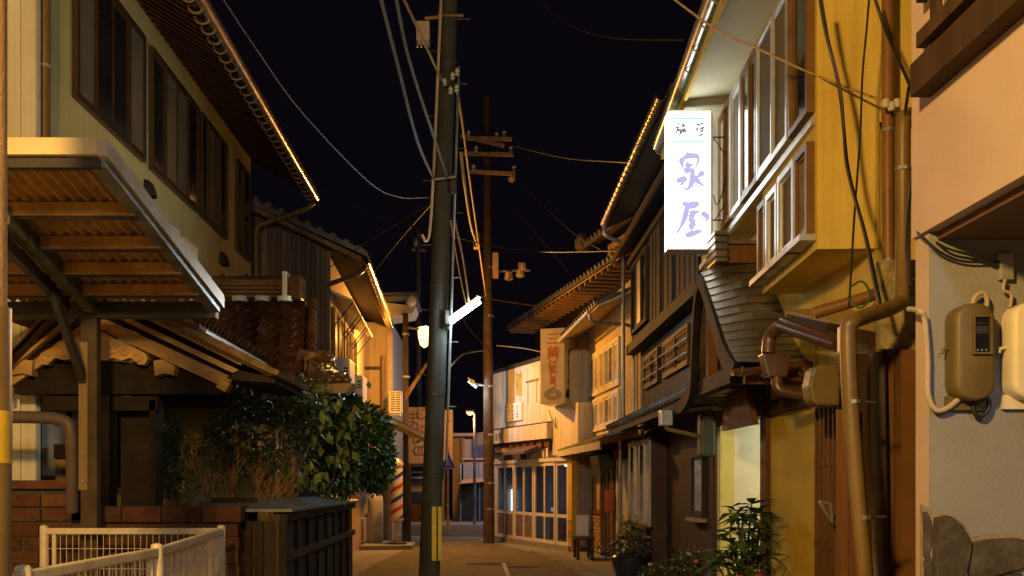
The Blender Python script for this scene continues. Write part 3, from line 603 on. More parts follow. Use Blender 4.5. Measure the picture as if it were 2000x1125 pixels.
# pent eave
b = MB(); b.prism([f2.w(-.2, .35, 5.80), f2.w(f2.L + .2, .35, 5.80), f2.w(f2.L + .2, -.05, 5.98), f2.w(-.2, -.05, 5.98)], (0, 0, .05)); b.build('pent_roof', M_rtile, dh)
f2.mb().box((-.2, .33, 5.70), (f2.L + .2, .36, 5.80)).build('pent_fascia', M_dkwood, dh)
f2.mb().box((0, -4, 5.98), (f2.L, -.06, 6.6)).build('attic_wall', M_gpl, dh)
b = MB(); b.prism([f2.w(-.3, .45, 6.42), f2.w(f2.L + .3, .45, 6.42), f2.w(f2.L + .3, -3, 7.9), f2.w(-.3, -3, 7.9)], (0, 0, .1)); b.build('roof', M_rtile, dh)
MB().gutter(f2.w(-.2, .55, 6.42), f2.w(f2.L - .3, .55, 6.38), .07).build('gutter', mat('bronze_gutter', (.3, .2, .11), rough=.3, metal=.6, bump=.04), dh, smooth=True)
for k in range(22): MB().tube([f2.w(k * .27, .55 + .078 * math.cos(a), 6.40 - .078 * math.sin(a)) for a in [math.pi * j / 6 for j in range(7)]], .007, 4).build('gutter_hook', M_dkmetal, dh)
MB().tube(smoothpath([f2.w(f2.L - .35, .55, 6.34), f2.w(f2.L - .33, .52, 6.16), f2.w(f2.L - .3, .3, 6.05), f2.w(f2.L - .3, .04, 6.0)]), .04, 8).build('downpipe', M_steel, dh, smooth=True)
# small barred windows in the grey plaster
for (a, bb, ty, by) in ((1263, 1291, 690, 742), (1301, 1351, 645, 705)):
    u0, u1 = f2l.U(bb), f2l.U(a); zc0 = 3.28; zc1 = 3.86
    w_ = window(dh, f2l, u0, u1, zc0, zc1, 2, M_dkwood, M_darkglass, o=.004)
    for zz in (zc0 + .16, zc0 + .36): f2l.mb().tube([(u0 - .05, .1, zz), (u1 + .05, .1, zz)], .014, 6).build('bar', mat('pale_bar', (.6, .58, .55), rough=.5, bump=0), w_)
# ground floor pent roof with round tile ends
b = MB(); b.prism([f2l.w(-.6, .62, 2.61), f2l.w(f2l.L + .1, .62, 2.61), f2l.w(f2l.L + .1, 0, 2.9), f2l.w(-.6, 0, 2.9)], (0, 0, .05)); b.build('pent_roof', M_rtile, dh)
f2l.mb().box((-.6, .56, 2.5), (f2l.L + .1, .6, 2.6)).build('pent_fascia', M_bdwood, dh)
for k in range(25): MB().tube([f2l.w(-.5 + k * .27, .66, 2.63), f2l.w(-.5 + k * .27, .3, 2.80)], .05, 8).build('roof_tile', M_rtile, dh, smooth=True)
b = MB(); b.prism([f2l.w(f2l.L - 1.6, .9, 2.40), f2l.w(f2l.L + .15, .9, 2.40), f2l.w(f2l.L + .15, .1, 2.58), f2l.w(f2l.L - 1.6, .1, 2.58)], (0, 0, .035)); b.build('porch_roof', M_rtile, dh)
# bay window
u0, u1 = f2.U(1275), f2.U(1233)
f2.mb().box((u0, -.3, .72), (u1, .0, .9)).build('bay_base', M_bdwood, dh)
f2.mb().box((u0 - .04, -.3, .0), (u0, .03, 2.42)).build('bay_side', mat('brown_panel2', (.075, .042, .03), rough=.7, var=.2, bump=.1), dh)
f2.mb().box((u0 - .02, -.28, .9), (u1, -.003, 2.4)).build('bay_wall', M_dkwood, dh)
window(dh, f2, u0, u1, .9, 2.35, 4, mat('grey_aluminium', (.4, .4, .4), rough=.35, metal=.4, bump=.02), [M_frost, M_darkglass, glass('curtained_glass', (.42, .40, .36), rough=.2), M_darkglass], o=.002, fw=.06, sill=M_bdwood)
f2.mb().box((u0, .0, .3), (u1, .1, .72)).build('bay_skirt', M_gpl, dh)
# narrow side window near the entry
window(dh, f2l, f2l.U(1385), f2l.U(1362), 1.15, 2.0, 1, M_bdwood, [glass('bubbled', (.35, .33, .3), rough=.25, var=.5)], o=.034, sill=M_ltwood)
MB().tube([(2.6, 19.08, 2.5), (2.6, 19.08, 6.0)], .035, 8).build('downpipe', M_steel, dh, smooth=True)
MB().tube([(2.55, 19.12, 0.1), (2.55, 19.12, 2.4)], .03, 8).build('downpipe', M_steel, dh, smooth=True)

# ---------------------------------------------------------------- cream house with white sash windows
M_crm = mat('cream_render', (.60, .50, .34), rough=.8, var=.1, bump=.2, streak=.15)
M_whsash = mat('cream_sash', (.68, .62, .5), rough=.5, var=.08, bump=.04)
M_ivory = glass('ivory_glass', (.40, .33, .22), rough=.3, var=.15); M_olive = glass('olive_blind', (.10, .075, .025), rough=.3, var=.2); M_blueg = glass('blue_glass', (.26, .3, .36), rough=.15, var=.2)
ch = T('cream_house', 'cream two-storey house with rows of white sash windows above a lean-to canopy', 'house', (4, 23, 0))
f3 = Fr((2.84, 20.5), (2.42, 26.2), 'R')
f3.mb().box((-1.3, -4, 2.5), (f3.L, 0, 5.6)).build('upper_wall', M_crm, ch)
f3.mb().box((-1.35, -4, 0), (3.3, -.06, 2.5)).build('ground_wall', M_dkwood, ch); f3.mb().box((3.3, -.25, 0), (f3.L - .3, -.06, 2.5)).build('ground_wall', M_dkwood, ch)
ua, ub = f3.U(1213), f3.U(1140)
zt, zb = 4.62, 3.0
zm = 3.55
for k in range(2):
    a = ua + k * (ub - ua) / 2; e = ua + (k + 1) * (ub - ua) / 2 - .06
    window(ch, f3, a, e, zm + .08, zt, 4, M_whsash, [M_ivory, M_olive, M_blueg, M_ivory], o=.004, fw=.07, pw=.06)
    window(ch, f3, a, e, zb - .2, zm, 4, M_whsash, [M_blueg, M_ivory, M_olive, M_ivory], o=.004, fw=.07, pw=.06)
f3.mb().box((f3.U(1133), .0, 2.5), (f3.U(1128) + .1, .14, 3.6)).build('corner_board', M_crm, ch)
b = MB(); b.prism([f3.w(-.9, .0, 5.3), f3.w(f3.L + .1, .0, 5.3), f3.w(f3.L + .1, .72, 4.98), f3.w(-.9, .72, 4.98)], (0, 0, .05)); b.build('soffit', M_crm, ch)
b = MB(); b.prism([f3.w(-.9, .0, 5.36), f3.w(f3.L + .1, .0, 5.36), f3.w(f3.L + .1, .76, 5.03), f3.w(-.9, .76, 5.03)], (0, 0, .06)); b.build('roof', M_rtile, ch)
for k in range(24): MB().tube([f3.w(-.8 + k * .27, .79, 5.07), f3.w(-.8 + k * .27, .5, 5.2)], .045, 6).build('roof_tile', M_rtile, ch, smooth=True)
MB().gutter(f3.w(-.4, .8, 4.98), f3.w(f3.L, .8, 4.95), .06).build('gutter', mat('ivory_gutter', (.45, .38, .24), rough=.35, metal=.2, bump=.03), ch, smooth=True)
MB().tube(smoothpath([f3.w(f3.L - .05, .8, 4.92), f3.w(f3.L - .02, .75, 4.74), f3.w(f3.L + .02, .05, 4.62)]), .032, 8).build('downpipe', MATS['ivory_gutter'], ch, smooth=True)
MB().tube(smoothpath([f3.w(-.35, .8, 4.94), f3.w(-.4, .7, 4.76), f3.w(-.9, .1, 4.62), f3.w(-.95, .06, 4.3), f3.w(-.95, .06, 2.6)]), .035, 8).build('downpipe', M_steel, ch, smooth=True)
# canopy with white fascia
M_moss = mat('mossy_shingle', (.16, .14, .05), rough=.85, var=.4, scale=5, bump=.4, bscale=20)
b = MB(); b.prism([f3.w(-1.0, .72, 2.42), f3.w(f3.L, .72, 2.40), f3.w(f3.L, 0, 2.68), f3.w(-1.0, 0, 2.68)], (0, 0, .03)); b.build('canopy_roof', M_moss, ch)
b = MB(); b.prism([f3.w(-1.0, .72, 2.30), f3.w(f3.L, .72, 2.30), f3.w(f3.L, .69, 2.42), f3.w(-1.0, .69, 2.42)], (0, 0, .0)); f3.mb().box((-1.0, .68, 2.26), (f3.L, .715, 2.41)).build('canopy_fascia', mat('canopy_white', (.55, .52, .46), rough=.5, bump=.03), ch)
# mossy gable lean-to at the far end
b = MB(); b.prism([f3.w(f3.L + .1, .7, 2.62), f3.w(f3.L + 1.3, .9, 2.50), f3.w(f3.L + 1.2, .0, 3.1), f3.w(f3.L - .1, .0, 3.35)], (0, 0, .05)); b.build('lean_to_roof', M_moss, ch)
f3.mb().box((f3.L - .1, -.1, 2.4), (f3.L + .2, .5, 2.62)).build('lean_to_end', M_crm, ch)
# ground floor: columns, glazed windows, brick dado, door
def gwin(p0, p1, zb_, zt_, n, ms, mf, nm='window'): return window(ch, f3, f3.U(p1), f3.U(p0), zb_, zt_, n, mf, ms, o=-.058, fw=.05, name=nm)
M_brk = mat('pale_brick', (.34, .24, .15), rough=.8, var=.2, bump=.2, rand=.3)
f3.mb().box((f3.U(1172), -.06, 0), (f3.U(1112), -.03, .86)).build('brick_dado_bed', M_dkwood, ch)
r = 0; zz = .03; ua, ub = f3.U(1172), f3.U(1135)
while zz < .82:
    x = ua + (.12 if r % 2 else 0)
    while x < ub - .05:
        e = min(x + .22, ub); fblock('brick', M_brk, ch, f3, (x, -.029, zz), (e - .015, -.005, zz + .07)); x += .235
    zz += .085; r += 1
gwin(1136, 1172, .9, 2.1, 4, [M_ivory, M_olive, M_ivory, M_blueg], M_mdwood)
gwin(1178, 1196, .1, 2.1, 2, [M_olive, M_darkglass], M_mdwood, 'door')
gwin(1203, 1226, .1, 2.1, 2, [M_frost, M_blueg], M_whsash, 'door')
for p in (1176, 1199, 1130, 1113): f3.mb().box((f3.U(p) - .06, -.06, 0), (f3.U(p) + .06, .03, 2.4)).build('post', M_mdwood, ch)
f3.mb().box((f3.U(1129), -.05, 0), (f3.U(1115), .0, 2.3)).build('ochre_wall', M_och, ch)
f3.mb().box((-1.0, -.05, 2.12), (f3.L, .02, 2.3)).build('lintel', M_mdwood, ch)
# red letter box, folded sun blind, bench with sign
lb = MB(); c = f3.w(f3.U(1200), .1, 0); lb.box((c.x - .09, c.y - .08, 1.02), (c.x + .09, c.y + .08, 1.46)); tag(lb.build('letter_box', mat('red_enamel', (.42, .07, .02), rough=.4, var=.15, bump=.05), bevel=.02), 'small red letter box on the post of the cream house', 'letter box')
bl = T('rolled_blind', 'dark rolled reed blind hanging under the cream house canopy', 'blind', f3.w(f3.U(1212), .4, 2.1))
b = f3.mb(); b.prism([(f3.U(1228), .3, 2.28), (f3.U(1228), .62, 2.15), (f3.U(1228), .55, 1.75), (f3.U(1228), .3, 1.9)], (.9, 0, 0)); b.build('reed_roll', mat('dark_reed', (.045, .04, .04), rough=.8, var=.4, scale=50, bump=.5, stretch=(.2, .2, 3)), bl)
bench = T('bench', 'small dark wooden bench against the brick wall', 'bench', (2.15, 22.0, 0))
bc = Vector((2.13, 21.9, 0))
MB().box((bc.x - .2, bc.y - .45, .42), (bc.x + .2, bc.y + .45, .47)).build('seat', M_dkwood, bench)
for sx in (-.15, .15):
    for sy in (-.38, .38): MB().box((bc.x + sx - .03, bc.y + sy - .03, 0), (bc.x + sx + .03, bc.y + sy + .03, .42)).build('leg', M_dkwood, bench)
MB().box((bc.x + .1, bc.y - .36, .1), (bc.x + .14, bc.y + .36, .16)).build('stretcher', M_dkwood, bench)
sb = MB().box((2.0, 22.12, .48), (2.26, 22.17, .92)).build('notice_board', M_white); tag(sb, 'small white notice board standing on the bench', 'board')
# ================================================================ LEFT SIDE
# ---------------------------------------------------------------- white sided house at the very left
M_side = mat('white_siding', (.66, .62, .52), rough=.55, var=.06, bump=.05, rand=.06, streak=.1)
wh = T('sided_house', 'pale house wall of flat vertical siding at the upper left edge', 'house', (-5, 7, 0))
MB().box((-7, 9.3, 0), (-4.06, 9.38, 8.6)).build('wall', M_side, wh)
for k in range(6): piece('siding_panel', M_side, wh, (-4.06 - .068 - k * .137, 9.29, 4.3), (.13, .02, 8.6))
MB().box((-7, 2, 0), (-5.2, 9.3, 8.6)).build('side_wall', M_side, wh)
MB().tube([(-4.1, 9.55, 3.0), (-4.1, 9.55, 8.4)], .055, 10).build('downpipe', M_pipe, wh, smooth=True)
MB().lathe(Vector((-4.1, 9.55, PZ(130, 9.55))), [(.062, -.015), (.062, .015)], 10).build('pipe_clip', M_alu, wh)

# ---------------------------------------------------------------- cream stucco house with brown windows
M_stuc = mat('yellow_cream_stucco', (.58, .51, .23), rough=.85, var=.1, scale=1.5, bump=.3, bscale=70, streak=.07)
sh = T('stucco_house', 'tall cream stucco house on the left with brown sash windows under deep eaves', 'house', (-5.5, 14, 0))
f4 = Fr((-4.2, 9.4), (-4.2, 18.46), 'L')
f4.mb().box((0, -5, 0), (f4.L, 0, 7.46)).build('wall', M_stuc, sh)
f4.mb().box((-1, -.0, 7.44), (f4.L, .03, 7.5)).build('rusty_trim', mat('rusty_trim', (.3, .12, .03), rough=.8, var=.5, scale=9, bump=.3), sh)
DG, SC = M_darkglass, mat('brown_screen', (.15, .125, .085), rough=.7, var=.12, bump=.1, bscale=150)
zs, zt_ = 5.54, 7.08
for (a, bb, ms) in ((140, 276, [SC, DG, DG, SC]), (290, 382, [DG, SC, SC, DG]), (388, 437, [DG, SC, SC, DG]), (458, 484, [SC, DG])):
    w_ = window(sh, f4, f4.U(a), f4.U(bb), zs, zt_, len(ms), M_brframe, ms, o=.004, fw=.045, fd=.06, sill=None)
def hood(px, py):
    c = P(px, py, f4.Y(px)); b = MB(); V = []; n = 8
    prof = [(0, .13), (.05, .12), (.1, .07), (.13, -.02), (.14, -.08)]
    for r, z in prof:
        for k in range(n + 1):
            a = math.pi * k / n - math.pi / 2; V.append((c.x + math.cos(a) * r, c.y + math.sin(a) * max(.06, r * .9), c.z + z))
    b._a(V, [(j * (n + 1) + k, j * (n + 1) + k + 1, (j + 1) * (n + 1) + k + 1, (j + 1) * (n + 1) + k) for j in range(len(prof) - 1) for k in range(n)]); b.build('vent_hood', M_dkmetal, sh, smooth=True)
hood(285, 372); hood(431, 508)
b = MB(); b.prism([(-4.2, 6, 7.52), (-4.2, 18.5, 7.52), (-3.12, 18.5, 6.86), (-3.12, 6, 6.86)], (0, 0, .03)); b.build('soffit', M_dkwood, sh)
for k in range(60):
    yy = 7.2 + k * .19; piece('rafter', M_dkwood, sh, (-3.66, yy, 7.14), (1.24, .05, .06), (0, math.radians(31.4), 0))
b = MB(); b.prism([(-4.6, 6, 7.85), (-4.6, 18.7, 7.85), (-3.06, 18.7, 6.91), (-3.06, 6, 6.91)], (0, 0, .07)); b.build('roof', M_rtile, sh)
M_gut = mat('shiny_gutter', (.5, .42, .3), rough=.22, var=.15, bump=.05, metal=.85)
MB().gutter((-3.05, 6.5, 6.86), (-3.05, 18.6, 6.80), .075).build('gutter', M_gut, sh, smooth=True)
for k in range(44):
    yy = 7.2 + k * .262; MB().tube([(-3.13 + .085 * math.cos(a), yy, 6.80 - .085 * math.sin(a)) for a in [math.pi * j / 7 for j in range(8)]], .013, 5).build('gutter_hook', mat('rusty_hook', (.3, .2, .11), rough=.7, var=.4, bump=.2), sh)
MB().tube([(-3.08, 18.55, 6.7), (-3.2, 18.6, 6.6), (-4.1, 18.62, 6.3), (-4.14, 18.62, 6.2), (-4.14, 18.62, 3)], .045, 8).build('downpipe', M_pipe, sh, smooth=True)
b = MB(); c = P(462, 325, f4.Y(462)); b.box((c.x, c.y - .05, c.z - .25), (c.x + .06, c.y + .05, c.z + .12)); b.build('cable_bracket', M_dkmetal, sh)
# ground floor windows of this house seen through the gate
window(sh, f4, .1, 2.3, 1.55, 2.75, 3, M_dkwood, [M_frost, M_ivory, M_frost], o=.004, fw=.09)
window(sh, f4, f4.U(300), f4.U(345), .3, 2.6, 3, M_dkwood, [M_frost, M_darkglass, M_frost], o=.004, fw=.06)
# two box signs on the wall
M_sgn = mat('sign_face', (.6, .57, .5), rough=.4, var=.06, bump=.02); M_ochink = mat('ochre_ink', (.3, .22, .05), rough=.6, bump=0)
for (Y0, Y1, zb_, zt2, lab, s) in ((12.95, 13.5, 4.15, 4.94, 'nearer of two small white box signs above the carport edge', '御料理'), (13.75, 14.35, 4.1, 4.9, 'farther of two small white box signs above the carport edge', '旅館')):
    t = T('box_sign', lab, 'sign', (-4.1, (Y0 + Y1) / 2, zb_), 'box signs on the stucco wall'); sd_ = int(Y0 * 10)
    MB().box((-4.19, Y0, zb_), (-4.02, Y1, zt2)).build('panel', M_sgn, t)
    fm = MB(); fm.box((-4.195, Y0 - .012, zt2), (-4.008, Y1 + .012, zt2 + .015)); fm.box((-4.03, Y0 - .012, zb_), (-4.008, Y0 - .001, zt2)); fm.box((-4.03, Y1 + .001, zb_), (-4.008, Y1 + .012, zt2)); fm.build('frame', M_alu, t)
    scribble(M_ochink, 'faded_lettering', t, plane_m((-4.017, (Y0 + Y1) / 2, (zb_ + zt2) / 2), (0, 1, 0), (0, 0, 1)), .22, .62, 3, .022, sd_)

# ---------------------------------------------------------------- carport canopy
cp = T('carport', 'rusty corrugated carport canopy on a single steel post at the left', 'carport', (-3.25, 8.3, 0))
ny, nz, fy, fz = 5.8, PZ(300, 5.8), 8.3, PZ(592, 8.3); XR = -2.17; XL = -3.95
def cz(y): return nz + (fz - nz) * (y - ny) / (fy - ny)
M_corr = mat('rusty_corrugated', (.52, .30, .10), rough=.75, var=.3, scale=3, bump=.25, bscale=30, streak=.2, dirt=(.3, .15, .06), dscale=4, damt=.6)
b = MB(); n = 170; V = []
for y in (ny, fy):
    for i in range(n + 1):
        x = XL + (XR - XL) * i / n; V.append((x, y, cz(y) + .02 + .017 * math.sin(i / n * (XR - XL) / .078 * 2 * math.pi)))
b._a(V, [(i, i + 1, n + 2 + i, n + 1 + i) for i in range(n)]); b.build('corrugated_sheet', M_corr, cp, smooth=True)
M_purl = mat('ochre_steel', (.44, .24, .07), rough=.6, var=.25, scale=5, bump=.15, streak=.2, rand=.1)
for k, y in enumerate((6.42, 6.95, 7.42, 7.86)):
    MB().box((XL, y, cz(y) - .085), (XR - .02, y + .035, cz(y) - .002)).build('purlin', M_purl, cp); MB().box((XL, y + .035, cz(y) - .1), (XR - .02, y + .06, cz(y) - .075)).build('purlin_flange', M_dkmetal, cp)
MB().box((XL, ny - .05, cz(ny) - .02), (XR - .002, ny - .01, cz(ny) + .075)).build('front_fascia', mat('ivory_fascia', (.6, .48, .27), rough=.5, bump=.05, var=.1), cp)
MB().box((XL, ny - .008, cz(ny) - .08), (XR, ny + .05, cz(ny) - .022)).build('front_beam', M_dkmetal, cp)
b = MB(); b.prism([(XR, ny - .05, cz(ny) - .03), (XR + .055, ny - .05, cz(ny) - .03), (XR + .055, ny - .05, cz(ny) + .07), (XR, ny - .05, cz(ny) + .07)], (0, fy - ny + .1, fz - nz)); b.build('edge_gutter', mat('pale_edge', (.5, .44, .34), rough=.4, metal=.3, bump=.05, var=.15), cp)
b = MB(); b.prism([(XR - .06, ny, cz(ny) - .075), (XR + .03, ny, cz(ny) - .075), (XR + .03, ny, cz(ny) - .034), (XR - .06, ny, cz(ny) - .034)], (0, fy - ny, fz - nz)); b.build('edge_beam', M_steel, cp)
MB().box((XL - .2, fy - .02, fz - .12), (XR, fy + .08, fz + .01)).build('rear_beam', M_dkmetal, cp)
pX = PX(172, 8.3)
MB().box((pX - .06, fy + .0, 0), (pX + .07, fy + .09, fz - .12)).build('post', mat('rusty_post', (.07, .048, .03), rough=.6, var=.35, scale=4, bump=.2, streak=.3), cp)
MB().box((pX - .072, fy - .012, 1.55), (pX + .0, fy - .001, 2.75)).build('splice_plate', M_pipe, cp)
for zz in (1.62, 1.85): MB().lathe(Vector((pX - .035, fy - .016, zz)), [(.012, -.008), (.012, .008)], 8).build('bolt', M_steel, cp)
M_verd = mat('verdigris_beam', (.12, .13, .08), rough=.7, var=.5, scale=6, bump=.3, dirt=(.04, .035, .02), dscale=5)
MB().beam(P(178, 596, 8.2), P(8, 420, 6.4), .07, .12).build('arm', M_verd, cp)
MB().beam(P(130, 596, 8.1), P(5, 470, 6.5), .05, .09).build('arm', M_dkmetal, cp)
MB().beam(P(162, 740, 8.28), P(100, 560, 7.6), .05, .08).build('strut', M_dkmetal, cp)

# ---------------------------------------------------------------- white mesh fence
M_fen = mat('cream_fence_paint', (.62, .52, .38), rough=.45, var=.12, bump=.06, dirt=(.28, .2, .12), dscale=6, damt=.5)
fn = T('mesh_fence', 'cream painted steel mesh fence folding round the carport corner', 'fence', (-2.0, 6.5, 0))
pts = [P(45, 1112, 4.2), P(306, 1068, 5.7), P(432, 1030, 8.15), P(86, 1030, 8.2)]
ext = pts[0] + (pts[0] - pts[1]) * .6
for p in pts:
    b = MB(); b.lathe(Vector((p.x, p.y, 0)), [(.033, 0), (.033, p.z + .004), (.028, p.z + .014), (.012, p.z + .02)], 12); b.build('post', M_fen, fn, smooth=True)
seq = [ext] + pts
for a, c in zip(seq, seq[1:]):
    a = a + Vector((0, 0, -.03)); c = c + Vector((0, 0, -.03)); d = c - a; L = d.length
    MB().beam(a, c, .045, .05).build('top_rail', M_fen, fn, bevel=.008)
    lo = Vector((0, 0, -.85)); MB().beam(a + lo, c + lo, .03, .03).build('bottom_rail', M_fen, fn)
    w = MB(); k = 0; step = .05
    while k * step < L:
        p = a + d * (k * step / L); w.tube([p, p + lo], .0032, 4); k += 1
    for hgt in (.14, .3, .46, .62): w.tube([a - Vector((0, 0, hgt)), c - Vector((0, 0, hgt))], .0032, 4)
    stuff(w.build('wire_mesh', M_fen, fn))
    for t in (.06, .94): MB().beam(a + d * t, a + d * t + lo, .03, .03, up=(1, 0, 0)).build('frame_upright', M_fen, fn)

# ---------------------------------------------------------------- brick wall, brick by brick
bw = T('brick_wall', 'low reddish brick wall with a heavy coping behind the mesh fence', 'wall', (-3.0, 8.7, 0))
M_brick = mat('red_brown_brick', (.095, .04, .022), rough=.8, var=.3, scale=9, bump=.4, bscale=30, rand=.35)  # brick colour lowered in place of a shadow over the wall
M_joint = mat('brick_mortar', (.07, .06, .05), rough=.9, var=.2, bump=.3)
zt3 = 1.30; Xr = PX(466, 8.6); Xl = -4.15
MB().box((Xl, 8.63, 0), (Xr - .012, 8.79, zt3 - .02)).build('mortar_core', M_joint, bw)
MB().box((Xl, 8.64, zt3), (PX(140, 8.6), 8.79, 1.56)).build('mortar_core', M_joint, bw)
r = 0; z = .01
while z < zt3 - .1:
    x = Xr - (.14 if r % 2 else 0)
    if r % 2: piece('brick', M_brick, bw, (Xr - .065, 8.71, z + .05), (.13, .19, .1))
    while x > Xl:
        e = max(x - .27, Xl); piece('brick', M_brick, bw, ((x + e) / 2 - .004, 8.71 + random.uniform(-.004, .004), z + .05), (x - e - .014, .19, .1)); x -= .28
    z += .115; r += 1
x = Xr + .03
while x > PX(200, 8.6):
    piece('coping_brick', M_brick, bw, (x - .17, 8.71, zt3 + .045), (.325, .26, .13)); x -= .335
for r in range(2):
    x = PX(140, 8.6)
    while x > Xl: piece('brick', M_brick, bw, (x - .13, 8.71, zt3 + .04 + r * .12), (.255, .2, .1)); x -= .27
MB().box((Xl, 8.58, 1.56), (PX(143, 8.6), 8.84, 1.63)).build('coping', M_brick, bw)
# bent pipe rail
tag(MB().tube(smoothpath(pathpx([(-40, 815, 8.3), (60, 815, 8.3), (118, 820, 8.3), (138, 842, 8.3), (141, 930, 8.35), (141, 1000, 8.4)])), .05, 12).build('bent_pipe', mat('mauve_pipe', (.09, .065, .06), rough=.5, bump=.06), smooth=True), 'thick dull pipe bending down onto the brick wall', 'pipe')
# yellow banded post, nearest left
bp = T('banded_post', 'thick brown post with a yellow band cut by the left edge', 'post', (-2.0, 4.0, 0))
MB().tube([(-1.985, 4, 0), (-1.985, 4, PZ(600, 4))], .13, 20).build('sleeve', M_pipe, bp, smooth=True)
MB().tube([(-1.99, 4, PZ(600, 4)), (-1.99, 4, 5.2)], .118, 20).build('shaft', mat('tan_post', (.42, .26, .12), rough=.6, var=.15, bump=.25, bscale=60), bp, smooth=True)
MB().tube([(-1.985, 4, PZ(905, 4)), (-1.985, 4, PZ(803, 4))], .132, 20).build('yellow_band', mat('yellow_band', (.62, .42, .03), rough=.5, bump=.05), bp, smooth=True)

# ---------------------------------------------------------------- temple-like wooden gate
gt = T('roofed_gate', 'wooden gate with a gabled shingle roof and carved scroll gable board', 'gate', (-3.4, 9.2, 0))
GY = 8.9
M_gw = mat('gate_wood', (.40, .24, .09), rough=.75, var=.45, scale=4, bump=.5, bscale=22, stretch=(.35, 1, 1.2), rand=.12)
M_gdk = mat('gate_dark_wood', (.022, .015, .01), rough=.75, var=.4, scale=5, bump=.35, bscale=25, rand=.2)  # colour taken down to carry the shade on the lower gate
AX = 186
def mir(px): return 2 * AX - px
def gpoly(name, pts, y0, dep, m, both=True):
    for sgn in ((0, 1) if both else (0,)):
        q = [P(mir(x) if sgn else x, y, GY) for x, y in pts]
        for v in q: v.y = y0; v.x = max(v.x, -4.12)
        b = MB(); b.prism(q, (0, dep, 0)); b.build(name, m, gt)
gpoly('bargeboard', [(186, 614), (186, 640), (436, 756), (448, 748), (456, 738)], GY, .07, M_gw)
gpoly('verge_rafter', [(200, 597), (200, 607), (460, 731), (472, 725)], GY - .10, .09, M_gw)
gpoly('verge_rafter', [(214, 578), (214, 588), (480, 718), (492, 711)], GY - .2, .09, M_gw)
gpoly('verge_underboard', [(186, 566), (186, 612), (452, 738), (492, 712)], GY + .02, .5, M_gdk)  # dark wood puts the shade between the verge layers into the colour
# shingle layers
M_shing = mat('cedar_shingle', (.22, .14, .07), rough=.85, var=.4, scale=10, bump=.5, bscale=30, rand=.25)
for k in range(3): gpoly('shingle_layer', [(186, 560 - k * 5), (186, 570 - k * 5), (500 + k * 18, 722 + k * 6), (540 + k * 8, 741), (545 + k * 8, 733)], GY - .26 - k * .04, 1.5, M_shing)
sv = (P(552, 736, GY) - P(186, 548, GY)); sl = sv.length; ang = math.atan2(-sv.z, sv.x)
for side in (1, -1):
    for i in range(16):
        for j in range(6):
            t = (i + .5) / 16; p = P(186, 546, GY) + sv * t; p.y = GY - .3 + .25 * (j + .5) + .02
            if side < 0: p.x = 2 * PX(AX, GY) - p.x
            if p.x < -4.1: continue
            o = piece('shingle', M_shing, gt, (p.x, p.y, p.z + .012), (sl / 16 + .05, .24, .018), (0, (ang - .05) * side, random.uniform(-.02, .02)))
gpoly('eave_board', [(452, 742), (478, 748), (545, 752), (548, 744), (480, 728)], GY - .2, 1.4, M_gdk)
gpoly('rafter_tail', [(428, 758), (446, 768), (456, 752), (440, 742)], GY - .12, .12, M_gw)
# carved gable scroll
oc = [(186, 646), (204, 650), (228, 662), (252, 674), (274, 684), (288, 692), (292, 703), (286, 713), (273, 713), (268, 704), (257, 700), (242, 705), (224, 700), (206, 706), (186, 698)]
gpoly('carved_scroll', oc, GY - .05, .09, M_gw)
for s in (0, 1):
    for (cx, cy, r0) in ((272, 698, 10), (246, 688, 8), (224, 684, 8), (206, 676, 9), (194, 664, 7), (230, 674, 6)):
        L = [(cx + r0 * (1 - i / 22) * math.cos(i * .5), cy + r0 * (1 - i / 22) * math.sin(i * .5)) for i in range(18)]
        q = [P(mir(x) if s else x, y, GY) for x, y in L]
        for v in q: v.y = GY - .056
        if min(v.x for v in q) < -4.1: continue
        MB().tube(q, .013, 5).build('scroll_relief', M_gw, gt)
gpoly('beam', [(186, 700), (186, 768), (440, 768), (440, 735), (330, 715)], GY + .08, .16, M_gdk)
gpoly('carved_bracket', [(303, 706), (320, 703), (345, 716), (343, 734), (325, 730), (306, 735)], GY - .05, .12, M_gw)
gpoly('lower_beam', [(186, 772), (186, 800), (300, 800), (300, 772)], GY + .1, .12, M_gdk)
for (a, c, m) in ((176, 208, mat('worn_post', (.06, .038, .02), rough=.8, var=.6, scale=5, bump=.4, stretch=(1, 1, .3))), ):
    MB().box((PX(a, GY), GY + .06, 0), (PX(c, GY), GY + .26, PZ(770, GY))).build('post', m, gt)
MB().box((PX(212, GY), GY + .3, 0), (PX(290, GY), GY + .42, PZ(790, GY))).build('door_leaf', M_gdk, gt)
MB().box((PX(284, GY), GY + .1, 0), (PX(296, GY), GY + .3, PZ(780, GY))).build('post', M_gdk, gt)
MB().box((-4.1, GY + .9, 1.3), (PX(140, 9.8), GY + .94, PZ(870, 9.8))).build('board_fence', M_ltwood, gt)
MB().box((-4.1, GY + .86, PZ(895, 9.8)), (PX(140, 9.8), GY + .98, PZ(868, 9.8))).build('fence_rail', M_gdk, gt)

